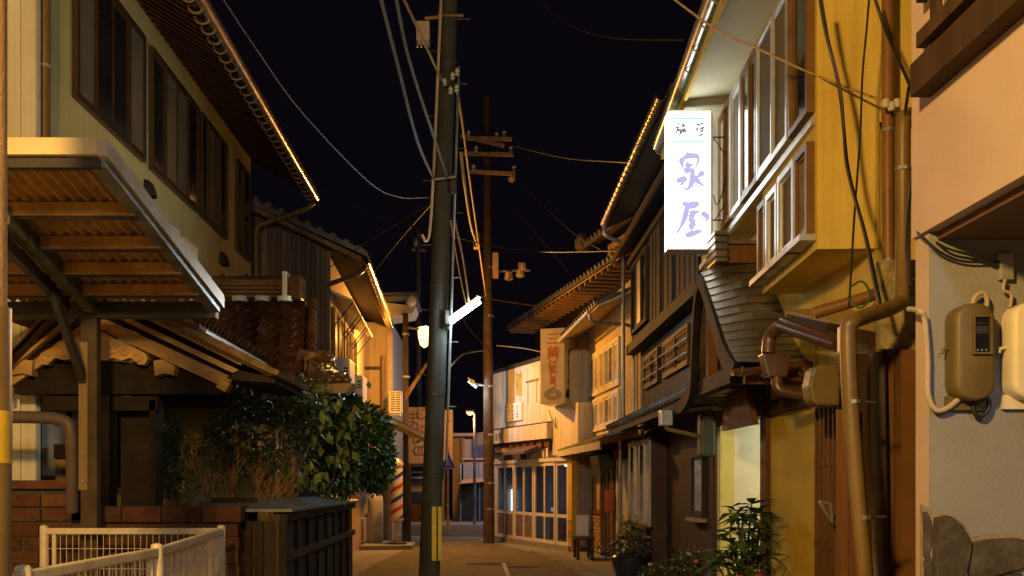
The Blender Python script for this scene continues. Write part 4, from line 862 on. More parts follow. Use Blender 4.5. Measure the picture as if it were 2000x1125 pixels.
# ---------------------------------------------------------------- planter wall of dark panelled timber
pw = T('panelled_planter', 'dark panelled timber planter wall with a sheet metal cap under the bushes', 'planter', (-1.9, 11.2, 0))
M_pan = mat('panel_wood', (.03, .021, .014), rough=.7, var=.35, scale=5, bump=.3, bscale=25, stretch=(1, 1, .2), rand=.25)  # panel colour deepened to include the shade falling on the planter
fp = Fr((-1.72, 8.82), (-1.735, 13.6), 'L'); zc = 1.36
fp.mb().box((0, -.1, 0), (fp.L, -.03, zc)).build('backing', M_dkwood, pw)
nP = 8
for k in range(nP):
    a = k * fp.L / nP; e = (k + 1) * fp.L / nP
    fblock('panel', M_pan, pw, fp, (a + .03, -.029, .12), (e - .03, -.005, .93)); fblock('panel', M_pan, pw, fp, (a + .03, -.028, 1.0), (e - .03, -.012, zc - .08))
    fblock('batten', M_pan, pw, fp, (a - .03, -.03, .0), (a + .03, .02, zc - .02))
fblock('rail', M_pan, pw, fp, (0, -.03, .93), (fp.L, .026, 1.0)); fblock('rail', M_pan, pw, fp, (0, -.03, zc - .08), (fp.L, .03, zc))
fblock('rail', M_pan, pw, fp, (0, -.03, .0), (fp.L, .028, .12))
X0, X1 = PX(470, 8.82), -1.74
MB().box((X0, 8.84, 0), (X1, 8.9, zc - .09)).build('front_board', M_dkwood, pw)
for px in (476, 498, 522, 545): fblock('upright', M_pan, pw, Fr((PX(px, 8.82), 8.83), (PX(px, 8.82) + 1, 8.83), 'L'), (0, -.005, 0), (.07, .03, zc - .08))
for zz in (.55, .9): MB().box((X0, 8.82, zz), (X1, 8.835, zz + .07)).build('front_rail', M_pan, pw)
M_cap = mat('grey_cap_sheet', (.14, .15, .165), rough=.45, var=.25, metal=.5, bump=.15, bscale=8)
b = MB(); b.prism([(X0 - .4, 8.76, zc), (-1.64, 8.76, zc), (-1.66, 13.7, zc), (-2.0, 13.7, zc + .07), (-2.0, 9.1, zc + .07), (X0 - .4, 9.1, zc + .07)], (0, 0, .025)); b.build('metal_cap', M_cap, pw)
MB().box((X0 - .3, 9.0, zc - .3), (-2.0, 9.05, zc + .12)).build('rear_board', M_gdk, pw)
MB().box((-4, 9.1, 0), (-1.83, 13.5, 1.1)).build('soil', mat('soil', (.03, .02, .013), rough=.95, var=.4, bump=.6), pw)

# ---------------------------------------------------------------- brown glazed tile roof of the low wing
tr = T('tiled_wing', 'low wing with brown glazed pantile roof and ornate ridge end', 'house', (-2.9, 12.4, 0))
M_gtile = mat('brown_glazed_tile', (.10, .042, .017), rough=.16, var=.3, scale=7, bump=.04, rand=.3, spec=.7)
RY, RZ, EY, EZ = 13.1, 3.92, 11.7, 2.62
tw, nrow = .285, 10
xr = -2.24; ncol = 7
tmesh = MB(); n = 10; V = []
sl = Vector((0, EY - RY, EZ - RZ)); slL = sl.length; rowL = slL / nrow
for (v, lift_) in ((0, 0.0), (1, .03)):
    for i in range(n + 1):
        x = -tw / 2 + tw * i / n; h = .085 * abs(2 * i / n - 1) ** 2.2
        V.append((x, -v * rowL * 1.12, h + lift_))
for i in range(n + 1):
    x = -tw / 2 + tw * i / n; V.append((x, -rowL * 1.12, .085 * abs(2 * i / n - 1) ** 2.2 + .005))
tmesh._a(V, [(i, i + 1, n + 2 + i, n + 1 + i) for i in range(n)] + [(n + 1 + i, n + 2 + i, 2 * n + 3 + i, 2 * n + 2 + i) for i in range(n)])
tme = tmesh.mesh('tile', M_gtile, smooth=True)
pitch = math.atan2(RZ - EZ, RY - EY)
for i in range(nrow):
    for j in range(ncol):
        o = link('roof_tile', tme, tr); p = Vector((xr - tw / 2 - j * tw + i * .018, RY, RZ)) + sl * (i / nrow)
        o.location = p; o.rotation_euler = (pitch, 0, 0)
b = MB(); b.prism([(xr - ncol * tw, RY, RZ - .06), (xr + .02, RY, RZ - .06), (xr + .2, EY, EZ - .06), (xr - ncol * tw + .2, EY, EZ - .06)], (0, .03, -.1)); b.build('roof_deck', M_dkwood, tr)
MB().box((-4.1, 12.0, 0), (xr - .2, 13.2, 2.7)).build('wall', M_stuc, tr)
b = MB(); b.prism([(xr - .05, RY + .04, RZ - .05), (xr - .05, EY + .1, EZ - .05), (xr - .05, EY + .1, EZ - .3), (xr - .05, RY + .04, 2.4)], (.03, 0, 0)); b.build('gable_board', M_gpl, tr)
for k, (hh, ww) in enumerate(((0, .34), (.055, .31), (.11, .28), (.165, .25))):
    MB().box((xr - 1.2, RY - ww / 2, RZ + .03 + hh), (xr - .16, RY + ww / 2, RZ + .078 + hh)).build('ridge_course', M_gtile, tr, bevel=.006)
MB().tube([(xr - 1.22, RY, RZ + .27), (xr - .14, RY, RZ + .27)], .07, 10).build('ridge_cap', M_gtile, tr, smooth=True)
for k in range(4): MB().lathe(Vector((xr - 1.1 + k * .3, RY, RZ + .34)), [(.03, -.02), (.03, .01), (.012, .025)], 8).build('ridge_knob', M_gtile, tr)
MB().box((xr - .3, RY - .21, RZ - .02), (xr - .24, RY + .21, RZ + .36)).build('ridge_strap', M_white, tr, bevel=.01)
MB().box((xr - .2, RY - .2, RZ + .0), (xr - .06, RY + .2, RZ + .32)).build('ridge_end', M_gtile, tr, bevel=.03)
for j in range(ncol): MB().lathe(Vector((xr - tw - j * tw + .01, RY - .15, RZ + .015)), [(.1, -.03), (.1, .03)], 12).build('ridge_plaster', M_white, tr)
for i in range(15):     # verge tiles
    p = Vector((xr + .06, RY, RZ)) + sl * (i / 15) + Vector((.2 * i / 15, 0, .02)); MB().tube([p, p + sl.normalized() * .09], .055, 8).build('verge_tile', M_gtile, tr, smooth=True)
# onigawara ornament at the lower corner
M_oni = mat('olive_glaze', (.10, .06, .02), rough=.15, var=.4, bump=.25, bscale=18, spec=.7)
oy = 11.9; ol = [(602, 738), (600, 716), (606, 700), (616, 694), (620, 684), (634, 681), (646, 688), (652, 700), (650, 712), (662, 722), (672, 726), (674, 738), (668, 748), (640, 746)]
MB().prism([P(x, y, oy) for x, y in ol], (0, .14, 0)).build('ridge_ornament', M_oni, tr, smooth=True, bevel=.02)
for (cx, cy, r0, w) in ((634, 697, 11, 1), (616, 708, 9, -1), (642, 714, 10, -1), (622, 726, 9, 1), (660, 734, 9, 1), (644, 732, 7, -1), (608, 730, 6, 1)):
    q = [P(cx + r0 * (1 - i / 20) * math.cos(w * i * .55), cy + r0 * (1 - i / 20) * math.sin(w * i * .55), oy) for i in range(16)]
    for v in q: v.y = oy - .015
    MB().tube(q, [.022 - .0008 * i for i in range(16)], 6).build('ornament_scroll', M_oni, tr, smooth=True)
for k in range(7): MB().lathe(P(575 + k * 17, 742, 11.85) - Vector((0, 0, .06)), [(.06 * math.sin(a), .06 - .06 * math.cos(a)) for a in [math.pi * i / 6 + .05 for i in range(7)]], 10).build('eave_tile', M_gtile, tr, smooth=True)
MB().prism(pathpx([(560, 752, 11.8), (690, 748, 11.8), (672, 768, 11.8), (560, 770, 11.8)]), (0, .4, 0)).build('eave_board', M_ltwood, tr)
MB().prism(pathpx([(578, 690, 12.1), (585, 680, 12.1), (640, 690, 12.1), (640, 740, 12.1), (575, 740, 12.1)]), (0, .15, 0)).build('ridge_shoulder', M_gtile, tr, bevel=.02)
# side eave with a row of round tile ends
se = MB(); e0, e1 = Vector((-2.6, 9.35, 3.1)), Vector((-2.6, 12.0, 3.1))
MB().prism([(-2.6, 9.35, 3.02), (-2.6, 12.0, 3.02), (-3.4, 12.0, 3.45), (-3.4, 9.35, 3.45)], (0, 0, .05)).build('side_roof', M_gtile, tr)
for k in range(20): p = e0.lerp(e1, k / 19.); MB().tube([p + Vector((.03, 0, .0)), p + Vector((-.45, 0, .25))], .047, 8).build('side_tile', M_gtile, tr, smooth=True)
MB().box((-2.55, 9.3, 2.93), (-2.52, 12.0, 3.0)).build('side_gutter', M_alu, tr)
MB().box((-2.66, 9.3, 2.86), (-2.6, 12.0, 3.02)).build('side_fascia', M_gdk, tr)

# ---------------------------------------------------------------- weathered house behind
wd = T('weathered_house', 'old house with ribbed timber gable and bright shining gutter left of the street', 'house', (-3.6, 22, 0))
f5 = Fr((-2.9, 19.1), (-3.15, 27.0), 'L')
f5.mb().box((0, -3.5, 0), (f5.L, 0, 5.9)).build('wall', mat('street_boards', (.42, .32, .2), rough=.75, var=.2, bump=.2, stretch=(1, 1, .1)), wd)
gx0, gx1 = -6.4, -2.86
MB().prism([(gx0, 19.08, 0), (gx1, 19.08, 0), (gx1, 19.08, 5.95), (gx0, 19.08, 7.6)], (0, .05, 0)).build('gable_wall', M_gpl, wd)
M_rib = mat('ribbed_siding', (.17, .13, .1), rough=.75, var=.3, bump=.2, rand=.3, stretch=(1, 1, .1))
k = 0; x = gx1
while x > PX(470, 19.05):
    zt4 = 5.92 + (gx1 - x) * .46; piece('siding_board', M_rib, wd, (x - .045, 19.055, (zt4 + 2.5) / 2), (.075, .03 + .012 * (k % 2), zt4 - 2.5)); x -= .09; k += 1
M_bargel = mat('barge_board', (.2, .12, .06), rough=.75, var=.4, bump=.3)
MB().beam((-2.25, 18.85, 5.72), (-5.6, 18.85, 7.28), .08, .26, up=(0, 1, 0)).build('bargeboard', M_bargel, wd)
MB().prism([(-2.15, 18.8, 5.78), (-2.4, 27.2, 5.78), (-6, 27.2, 7.5), (-6, 18.8, 7.5)], (0, 0, .1)).build('roof', M_rtile, wd)
for k in range(14): p = Vector((-2.3, 18.82, 5.92)).lerp(Vector((-5.4, 18.82, 7.4)), k / 13); MB().tube([p, p + Vector((0, .3, 0))], .07, 8).build('verge_tile', M_rtile, wd, smooth=True)
fge = Fr((-2.2, 19.0), (-2.44, 26.6), 'L')
MB().gutter(fge.w(0, .03, 5.74), fge.w(fge.L, .03, 5.70), .075).build('gutter', M_gut, wd, smooth=True)
for k in range(30): MB().tube([fge.w(.1 + k * .25, -.02 + .07 * math.cos(a), 5.7 - .08 * math.sin(a)) for a in [math.pi * j / 6 for j in range(7)]], .01, 4).build('gutter_hook', MATS['rusty_hook'], wd)
MB().prism([(-2.25, 18.9, 5.68), (-2.45, 27, 5.68), (-3.2, 27, 6.0), (-3.0, 18.9, 6.0)], (0, 0, .03)).build('soffit', M_gdk, wd)
MB().tube(smoothpath([fge.w(.1, 0, 5.66), fge.w(.05, -.15, 5.5), fge.w(.1, -.7, 5.3), fge.w(.1, -.78, 5.1), fge.w(.1, -.78, 2.9)]), .045, 8).build('downpipe', M_dkpipe, wd, smooth=True)
for (a, bb) in ((648, 664), (668, 680), (683, 692)):
    u0, u1 = f5.U(a), f5.U(bb); w_ = window(wd, f5, u0, u1, 3.7, 5.0, 2, M_ltwood, [M_blueg, M_darkglass], o=.01)
    f5.mb().prism([(u0 - .1, .02, 5.25), (u0 - .1, .42, 5.08), (u0 - .1, .42, 5.12), (u0 - .1, .02, 5.3)], (u1 - u0 + .2, 0, 0)).build('window_canopy', M_white, wd)
    for uu in (u0, u1): f5.mb().tube([(uu, .02, 4.6), (uu, .4, 5.08)], .014, 5).build('canopy_stay', M_dkmetal, wd)
    f5.mb().box((u0 - .05, .01, 3.2), (u1 + .05, .06, 3.66)).build('balcony_panel', mat('cream_panel', (.6, .52, .38), rough=.6, bump=.05), wd)
MB().prism([(-2.35, 19.6, 2.75), (-2.5, 27, 2.75), (-3.1, 27, 3.1), (-2.9, 19.6, 3.1)], (0, 0, .06)).build('pent_roof', M_rtile, wd)
for k in range(26): MB().tube([(-2.33 - k * .006, 19.7 + k * .28, 2.79), (-2.7, 19.7 + k * .28, 2.98)], .05, 6).build('pent_tile', M_rtile, wd, smooth=True)
MB().box((-2.56, 19.6, 2.4), (-2.52, 27, 2.75)).build('pent_fascia', M_white, wd)
for k in range(14): MB().box((-2.518, 19.9 + k * .5, 2.42), (-2.505, 20.1 + k * .5, 2.72)).build('vent_slot', M_dkmetal, wd)
def ac(name, c, label, face, w=.8, h=.6, d=.3):
    """outdoor unit; face '-y' looks at the camera, '+x' to the street"""
    t = T('air_conditioner', label, 'air conditioner', (c[0], c[1], c[2]), 'outdoor air conditioner units')
    sx, sy = (w / 2, d / 2) if face == '-y' else (d / 2, w / 2)
    MB().box((c[0] - sx, c[1] - sy, c[2]), (c[0] + sx, c[1] + sy, c[2] + h)).build('casing', M_white, t, bevel=.015)
    if face == '-y':
        for r in range(9):
            for q in range(2): MB().box((c[0] - sx + .05 + q * sx * .8, c[1] - sy - .012, c[2] + .06 + r * h * .1), (c[0] - sx + .05 + q * sx * .8 + sx * .65, c[1] - sy - .002, c[2] + .06 + r * h * .1 + .022)).build('louvre', M_dkmetal, t)
    else:
        for r in range(3): MB().box((c[0] + sx * .3, c[1] - sy - .006, c[2] + h * .62 + r * .06), (c[0] + sx * .8, c[1] - sy - .001, c[2] + h * .62 + r * .06 + .035)).build('louvre', M_dkmetal, t)
    MB().box((c[0] - sx * .8, c[1] - sy * .8, c[2] - .06), (c[0] + sx * .8, c[1] + sy * .8, c[2])).build('bracket', M_steel, t)
ac('a', (-2.72, 20.0, 3.15), 'white air conditioner unit on the lean-to roof, nearer of the pair', '+x', h=.85)
ac('b', (-2.66, 21.6, 3.15), 'white air conditioner unit on the lean-to roof, farther of the pair', '+x', h=.7)
# ---------------------------------------------------------------- plank wall house, brightly lit
pl = T('plank_house', 'house end of pale vertical planks lit orange by the street lamp', 'house', (-3.0, 27.5, 0))
M_plank = mat('pale_plank', (.42, .34, .24), rough=.7, var=.22, scale=3, bump=.15, bscale=25, stretch=(1, 1, .12), rand=.12)
YW = 27.25; MB().box((-6, YW + .02, 0), (PX(765, YW), YW + 4, 5.9)).build('wall', M_plank, pl)
x = PX(765, YW); k = 0
while x > -3.9:
    piece('plank', M_plank, pl, (x - .075, YW + .004 * (k % 2), 3.0), (.146, .03, 5.8)); x -= .15; k += 1
MB().box((PX(690, YW), YW - .05, PZ(722, YW)), (PX(743, YW), YW - .02, PZ(716, YW))).build('batten', M_dkmetal, pl)
MB().tube([(PX(748, YW), YW - .08, 0), (PX(748, YW), YW - .08, 5.0)], .05, 8).build('downpipe', M_pipe, pl, smooth=True)
MB().box((PX(757, YW), YW - .04, 0), (PX(766, YW), YW + .2, 5.6)).build('corner_board', mat('cream_paint', (.6, .5, .34), rough=.6, bump=.05), pl)
MB().prism([P(745, 590, 26.8), P(812, 598, 26.8), P(806, 612, 26.8), P(745, 622, 26.8)], (0, 1.2, 0)).build('eave_box', MATS['cream_paint'], pl)
MB().prism([P(735, 572, 26.7), P(812, 570, 26.7), P(815, 584, 26.7), P(735, 590, 26.7)], (0, 2, 0)).build('roof', M_rtile, pl)
for k in range(7): MB().tube([P(755 + k * 9, 583, 26.65), P(755 + k * 9, 583, 27.2)], .07, 8).build('roof_tile', M_rtile, pl, smooth=True)
MB().lathe(P(803, 590, 26.6), [(.02, -.12), (.12, -.05), (.14, .05), (.08, .15), (.02, .2)], 8).build('ridge_ornament', M_white, pl, smooth=True)
ac('c', (PX(773, 26.9), 26.9, PZ(808, 26.9)), 'white air conditioner unit fixed to the corner of the plank house', '-y', w=.34, h=.58)
ac('d', (PX(700, 26.2), 26.2, .12), 'small white air conditioner unit standing on the ground by the gas cylinders', '-y', w=.5, h=.62)
MB().prism([P(760, 835, 26.0), P(835, 865, 25.4), P(835, 858, 25.4), P(760, 822, 26.0)], (0, .9, .15)).build('porch_awning', M_dkmetal, pl)
# roof post with lamp beside
# ================================================================ FAR END
# ---------------------------------------------------------------- sweet shop with white facade
M_shop = mat('white_shop_front', (.62, .58, .52), rough=.6, var=.08, scale=2, bump=.08, streak=.25)
sp = T('sweet_shop', 'white fronted shop at the bend with glazed doors and a bare upper facade', 'shop', (1.5, 27, 0))
fs = Fr((2.05, 24.4), (0.0, 30.2), 'R'); Ls = fs.L
fs.mb().box((0, -3, 3.12), (fs.U(962), 0, 4.78)).build('upper_wall', M_shop, sp)
k = 0; u = .02
while u < fs.U(962) - .1:
    e = min(u + .45, fs.U(962)); fblock('facade_panel', M_shop, sp, fs, (u, .001, 3.14), (e - .012, .014, 4.74)); u += .45
fs.mb().box((0, -.05, 4.74), (fs.U(962) + .05, .05, 4.84)).build('coping', M_dkmetal, sp)
fs.mb().box((.9, .0, 2.72), (Ls, .22, 3.1)).build('sign_band', M_shop, sp)
fs.mb().box((.88, .0, 3.1), (Ls, .05, 3.16)).build('band_flashing', M_dkmetal, sp)
fs.mb().box((-.6, -3, 2.3), (.9, .06, 3.5)).build('near_wall', M_shop, sp)
fs.mb().box((0, -3, 2.22), (Ls, -.02, 3.12)).build('head_wall', mat('shop_head', (.09, .085, .11), rough=.7, bump=.1), sp)
# faded sign details on the upper wall: ochre drips panel, plaque, frame, lettering
for k in range(3): fs.mb().box((fs.U(1018) + k * .0 - k * -.16 - .1, .015, 3.95 + .02 * k), (fs.U(1018) + k * .16 + .04, .02, 4.6 - .05 * (k % 2))).build('ochre_stripe', mat('ochre_sign_paint', (.42, .30, .07), rough=.7, var=.25, bump=.1), sp)
fs.mb().box((fs.U(1023), .016, 3.3), (fs.U(990), .07, 3.78)).build('plaque', M_white, sp)
up_ = Vector((0, 0, 1)); lft = -fs.u
M_inkbr = mat('brown_sign_ink', (.16, .10, .05), rough=.7, bump=0)
for k in range(3): scribble(M_inkbr, 'faded_lettering', sp, plane_m(fs.w(fs.U(1015 - k * 9), .0715, 3.54), lft, up_), .16, .4, 4, .022, 31 + k)
for uu in (fs.U(1050), fs.U(1033)): fs.mb().box((uu, .015, 3.7), (uu + .03, .025, 4.25)).build('old_bracket_strip', M_ltwood, sp)
fs.mb().box((fs.U(1053), .015, 4.25), (fs.U(1030), .05, 4.3)).build('old_bracket_bar', M_ltwood, sp)
for k in range(5): scribble((mat('orange_sign_ink', (.45, .15, .03), rough=.6, bump=0), mat('olive_sign_ink', (.26, .2, .03), rough=.6, bump=0))[k in (2, 3)], 'faded_lettering', sp, plane_m(fs.w(fs.U(991 - k * 7.5), .2215, 2.91), lft, up_), .3, .28, 1, .075, 51 + k)
for k, px in enumerate((968, 976)): fs.mb().box((fs.U(px), .015, 3.3), (fs.U(px) + .02, .02, 4.1)).build('old_lettering_strip', mat('faded_pink_paint', (.4, .28, .22), bump=0), sp)
# doors
ud0, ud1 = fs.U(1112), fs.U(972)
nl = 7; M_dfr = mat('white_door_frame', (.6, .57, .55), rough=.45, var=.06, bump=.03); M_cg = clear_glass('shop_glass')
M_kick = mat('kick_panel', (.2, .14, .12), rough=.7, var=.3, bump=.2)
for k in range(nl):
    a = ud0 + k * (ud1 - ud0) / nl; e = a + (ud1 - ud0) / nl; oo = .03 if k % 2 else 0.
    b = fs.mb(); b.box((a, oo, .1), (a + .07, oo + .04, 2.15)); b.box((e - .07, oo, .1), (e, oo + .04, 2.15)); b.box((a + .07, oo, .1), (e - .07, oo + .04, .2)); b.box((a + .07, oo, 2.05), (e - .07, oo + .04, 2.15)); b.box((a + .07, oo, .78), (e - .07, oo + .04, .86))
    dl = b.build('glass_door', M_dfr, sp)
    fs.mb().box((a + .065, oo + .014, .86), (e - .065, oo + .022, 2.06)).build('pane', M_cg, dl)
    if k > 2: 
        for r in range(9): fs.mb().box((a + .07, oo + .012, .205 + r * .064), (e - .07, oo + .026, .205 + r * .064 + .052)).build('kick_slat', M_kick, dl)
    else: fs.mb().box((a + .065, oo + .014, .19), (e - .065, oo + .022, .79)).build('pane', M_cg, dl)
fs.mb().box((ud0 - .1, -.1, 2.15), (ud1 + .1, .1, 2.24)).build('door_head', M_dfr, sp)
fs.mb().box((ud0 - .25, -.1, 0), (ud0 - .02, .05, 2.3)).build('ochre_pier', M_och, sp)
for r in range(8): fs.mb().box((ud0 - .24, .051, .05 + r * .09), (ud0 - .03, .06, .12 + r * .09)).build('pier_brick', M_brk, sp)
fs.mb().box((ud1, -.1, 0), (ud1 + .12, .06, 2.3)).build('end_post', M_dfr, sp)
# interior
M_int = mat('shop_interior', (.3, .29, .33), rough=.8, bump=.05)
fs.mb().box((ud0 - .2, -2.8, 0), (ud1 + .2, -2.75, 2.4)).build('interior_wall', M_int, sp); fs.mb().box((ud0 - .2, -2.75, 0), (ud1 + .2, -.1, .1)).build('interior_floor', M_conc, sp)
fs.mb().box((ud0 - .2, -2.75, 2.16), (ud1 + .2, -.1, 2.215)).build('interior_ceiling', M_int, sp); fs.mb().box((ud0 - .22, -2.75, .1), (ud0 - .16, -.1, 2.3)).build('interior_side', M_int, sp); fs.mb().box((ud1 + .14, -2.75, .1), (ud1 + .2, -.1, 2.3)).build('interior_side', M_int, sp)
for k in range(3):
    t = T('display_case', ['nearest', 'middle', 'farthest'][k] + ' of three low display cases inside the glazed shop', 'display case', fs.w(ud0 + .7 + k * 1.3, -1.3, .1), 'display cases in the shop')
    fs.mb().box((ud0 + .3 + k * 1.3, -1.5, .1), (ud0 + 1.2 + k * 1.3, -1.1, .5)).build('base', M_mdwood, t); fs.mb().box((ud0 + .32 + k * 1.3, -1.48, .5), (ud0 + 1.18 + k * 1.3, -1.12, .95)).build('glass_top', M_cg, t)
def ppx(fr, px, py, o): return fr.w(fr.U(px, o), o, fr.Z(px, py, o))
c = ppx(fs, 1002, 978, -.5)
t = T('sign_reflection_box', 'added upright glowing box inside the shop window standing in for the sign reflection', 'reflection stand-in', (c.x, c.y, .1))  # added glowing box, in place of the sign's reflection in the door glass
MB().box((c.x - .05, c.y - .03, c.z - .32), (c.x + .05, c.y + .03, c.z + .32)).build('lit_face', emit('sign_reflection_box', (.75, .95, 1), 4), t); MB().box((c.x - .04, c.y - .02, .1), (c.x + .04, c.y + .02, c.z - .33)).build('stand', M_dkmetal, t)
c = ppx(fs, 1043, 951, -1.6)
tag(MB().box((c.x - .07, c.y - .02, c.z - .03), (c.x + .07, c.y + .02, c.z + .03)).build('exit_light', emit('green_exit', (.05, .9, .35), 2.5)), 'tiny green emergency light glowing inside the shop', 'light')
it = T('shop_tube_light', 'fluorescent tube on the ceiling inside the shop', 'lamp', fs.w(2.6, -1.4, 2.2)); fs.mb().tube([(1.6, -1.4, 2.1), (3.4, -1.4, 2.1)], .02, 6).build('tube', emit('shop_tube', (.72, .72, 1), 45), it); fs.mb().box((1.6, -1.44, 2.125), (3.4, -1.36, 2.15)).build('housing', M_white, it)
# small awning and hanging boards above the doors
fs.mb().prism([(fs.U(1060), .0, 2.62), (fs.U(1060), .5, 2.42), (fs.U(1060), .5, 2.36), (fs.U(1060), 0, 2.5)], (1.6, 0, 0)).build('door_awning', mat('brown_awning', (.12, .085, .08), rough=.7, bump=.1), sp)
for k in range(8): fs.mb().box((1.0 + k * .5, .02, 2.52), (1.3 + k * .5, .12, 2.7)).build('hanging_board', M_mdwood, sp)
for k in range(7): fs.mb().box((1.3 + k * .22, -.01, 2.26), (1.42 + k * .22, .02, 2.5)).build('transom_slat', M_shop, sp)
c = ppx(fs, 988, 880, .1); MB().lathe(c, [(.02, -.06), (.3, -.05), (.3, .05), (.02, .06)], 12).build('round_lamp_shade', M_ivory, sp)
MB().tube(smoothpath([ppx(fs, 1072, 800, .08), ppx(fs, 1080, 825, .1), ppx(fs, 1086, 835, .1), ppx(fs, 1084, 815, .1)]), .012, 5).build('wire_loop', M_black, sp)
# projecting box sign
th = math.radians(20); bc_ = Vector((1.884, 24.0, 0)); ex = Vector((math.cos(th), -math.sin(th), 0)); ey = Vector((math.sin(th), math.cos(th), 0))
zb2, zt2 = PZ(786, 24), PZ(640, 24); bs = T('projecting_sign', 'pale box sign with orange vertical lettering hanging from the shop', 'sign', (1.8, 24.3, zb2))
Wd = .58; Dp = .95
b = MB(); b.prism([bc_ - ex * Wd + up_ * zb2, bc_ + up_ * zb2, bc_ + ey * Dp + up_ * zb2, bc_ - ex * Wd + ey * Dp + up_ * zb2], (0, 0, zt2 - zb2)); b.build('box', mat('cream_sign_face', (.62, .55, .40), rough=.45, var=.06, bump=.02), bs)
MB().prism([bc_ - ex * Wd + up_ * (zb2 - .02) - ey * .01, bc_ + up_ * (zb2 - .02) - ey * .01, bc_ + ey * Dp + up_ * (zb2 - .02), bc_ - ex * Wd + ey * Dp + up_ * (zb2 - .02)], (0, 0, .018)).build('bottom_trim', M_alu, bs)
M_org = mat('orange_letter', (.55, .17, .02), rough=.6, bump=0); M_blk = mat('black_letter', (.02, .02, .02), rough=.6, bump=0)
cf = bc_ - ex * Wd * .5
for ch_, pyy, sz in (('三', 662, .3), ('猿', 690, .31), ('ぱ', 712, .24), ('ん', 722, .22), ('じ', 731, .22), ('ゅ', 741, .2), ('う', 752, .26)):
    text(ch_, M_org, 'lettering', bs, plane_m(cf + up_ * PZ(pyy, 24) - ey * .002, ex, up_), sz, depth=.001, bold=.006, shear=.1)
for k in range(9):
    a = k * .7; p = cf + up_ * (zb2 + .2) + ex * (.16 * math.cos(a)) + up_ * (.09 * math.sin(a)) - ey * .004
    MB().tube([p + ex * .045 * math.cos(t) + up_ * .045 * math.sin(t) for t in [i * .7 for i in range(10)]], .006, 4).build('flower_mark', M_ochink, bs)
cs = bc_ + ey * .45
for ch_, pyy in (('西', 692), ('村', 708), ('日', 722), ('進', 734), ('堂', 746)):
    text(ch_, M_blk, 'lettering', bs, plane_m(cs + up_ * PZ(pyy, 24.4) + ex * .002, ey, up_), .17, depth=.001, bold=.006, sx=1.6)
b = MB(); b._a([cs + ex * .003 + ey * (.34 * math.cos(a)) + up_ * (PZ(778, 24.4) + .24 * max(0, math.sin(a))) for a in [math.pi * i / 12 for i in range(13)]], [tuple(range(13))]); b.build('crest_mark', M_blk, bs)
MB().tube([bc_ + ey * Dp - ex * .2 + up_ * (zb2 + .3), bc_ + ey * (Dp + .9) - ex * .1 + up_ * (zb2 + .3)], .03, 6).build('bracket', M_steel, bs)
MB().tube([bc_ + ey * Dp - ex * .2 + up_ * (zt2 - .3), bc_ + ey * (Dp + .9) - ex * .1 + up_ * (zt2 - .3)], .03, 6).build('bracket', M_steel, bs)

# ---------------------------------------------------------------- big tiled house behind shop
th_ = T('tall_tiled_house', 'tall old house with wide tiled eaves rising behind the shop', 'house', (4, 28, 0))
f6 = Fr((2.87, 22.6), (.72, 33.0), 'R')
f6.mb().box((0, -5, 3), (f6.L - .3, -.9, 7.0)).build('wall', M_gdk, th_)
b = f6.mb(); b.prism([(-.3, 0, 6.55), (-.3, 0, 6.65), (-.3, -3, 7.9), (-.3, -3, 7.8)], (f6.L + .3, 0, 0)); b.build('roof', M_rtile, th_)
b = f6.mb(); b.prism([(-.3, -.03, 6.5), (-.3, -.9, 6.86), (-.3, -.9, 6.9), (-.3, -.03, 6.54)], (f6.L + .2, 0, 0)); b.build('soffit', mat('orange_wood', (.3, .17, .07), rough=.7, var=.2, bump=.15), th_)
for k in range(38): f6.mb().tube([(-.2 + k * .285, .03, 6.62), (-.2 + k * .285, -.4, 6.8)], .07, 7).build('roof_tile', M_rtile, th_, smooth=True)
for k in range(24): fblock('rafter', MATS['orange_wood'], th_, f6, (.1 + k * .44, -.85, 6.42), (.17 + k * .44, -.05, 6.5))
b = f6.mb(); b.prism([(-1.5, -.6, 7.75), (-1.5, -.6, 7.87), (-1.5, -3.5, 9.2), (-1.5, -3.5, 9.1)], (6.2, 0, 0)); b.build('upper_roof', M_rtile, th_)
for k in range(20): f6.mb().tube([(-1.4 + k * .3, -.57, 7.86), (-1.4 + k * .3, -1, 8.06)], .07, 7).build('roof_tile', M_rtile, th_, smooth=True)
f6.mb().box((-1.5, -3.5, 6.9), (4.3, -1.3, 7.9)).build('upper_wall', M_ltwood, th_)
for k in range(18): fblock('lattice_bar', M_mdwood, th_, f6, (-1.3 + k * .3, -1.29, 7.0), (-1.22 + k * .3, -1.24, 7.7))
f6.mb().lathe(Vector((4.6, -.7, 7.95)), [(.02, -.2), (.2, -.1), (.22, .1), (.12, .3), (.02, .35)], 8).build('ridge_ornament', M_rtile, th_, smooth=True)

# ---------------------------------------------------------------- buildings across the crossing road
sb_ = T('signboard_shop', 'far ochre shop wall with large faded hiragana signboard', 'shop', (-2.8, 45, 0))
M_far = mat('far_ochre_wall', (.34, .25, .13), rough=.8, var=.12, scale=1.5, bump=.1, streak=.15)
FY = 43.
MB().box((-7, FY + .4, 0), (PX(866, FY), FY + 6, 4.4)).build('wall', M_far, sb_)
MB().box((PX(770, FY), FY + .1, PZ(905, FY)), (PX(850, FY), FY + .398, PZ(795, FY))).build('signboard', M_far, sb_)
MB().box((PX(866, FY), FY - .2, PZ(915, FY)), (PX(884, FY), FY + .8, PZ(801, FY))).build('vertical_sign', mat('far_sign_yellow', (.32, .21, .08), rough=.7, var=.1, bump=.05), sb_)
for s, px, py, sz in (('まん', 805, 838, .75), ('じゅう', 822, 838, .62)): text(s, M_inkbr, 'lettering', sb_, plane_m((PX(px, FY), FY + .097, PZ(py, FY)), (1, 0, 0), (0, 0, 1)), sz, depth=.002, bold=.01)
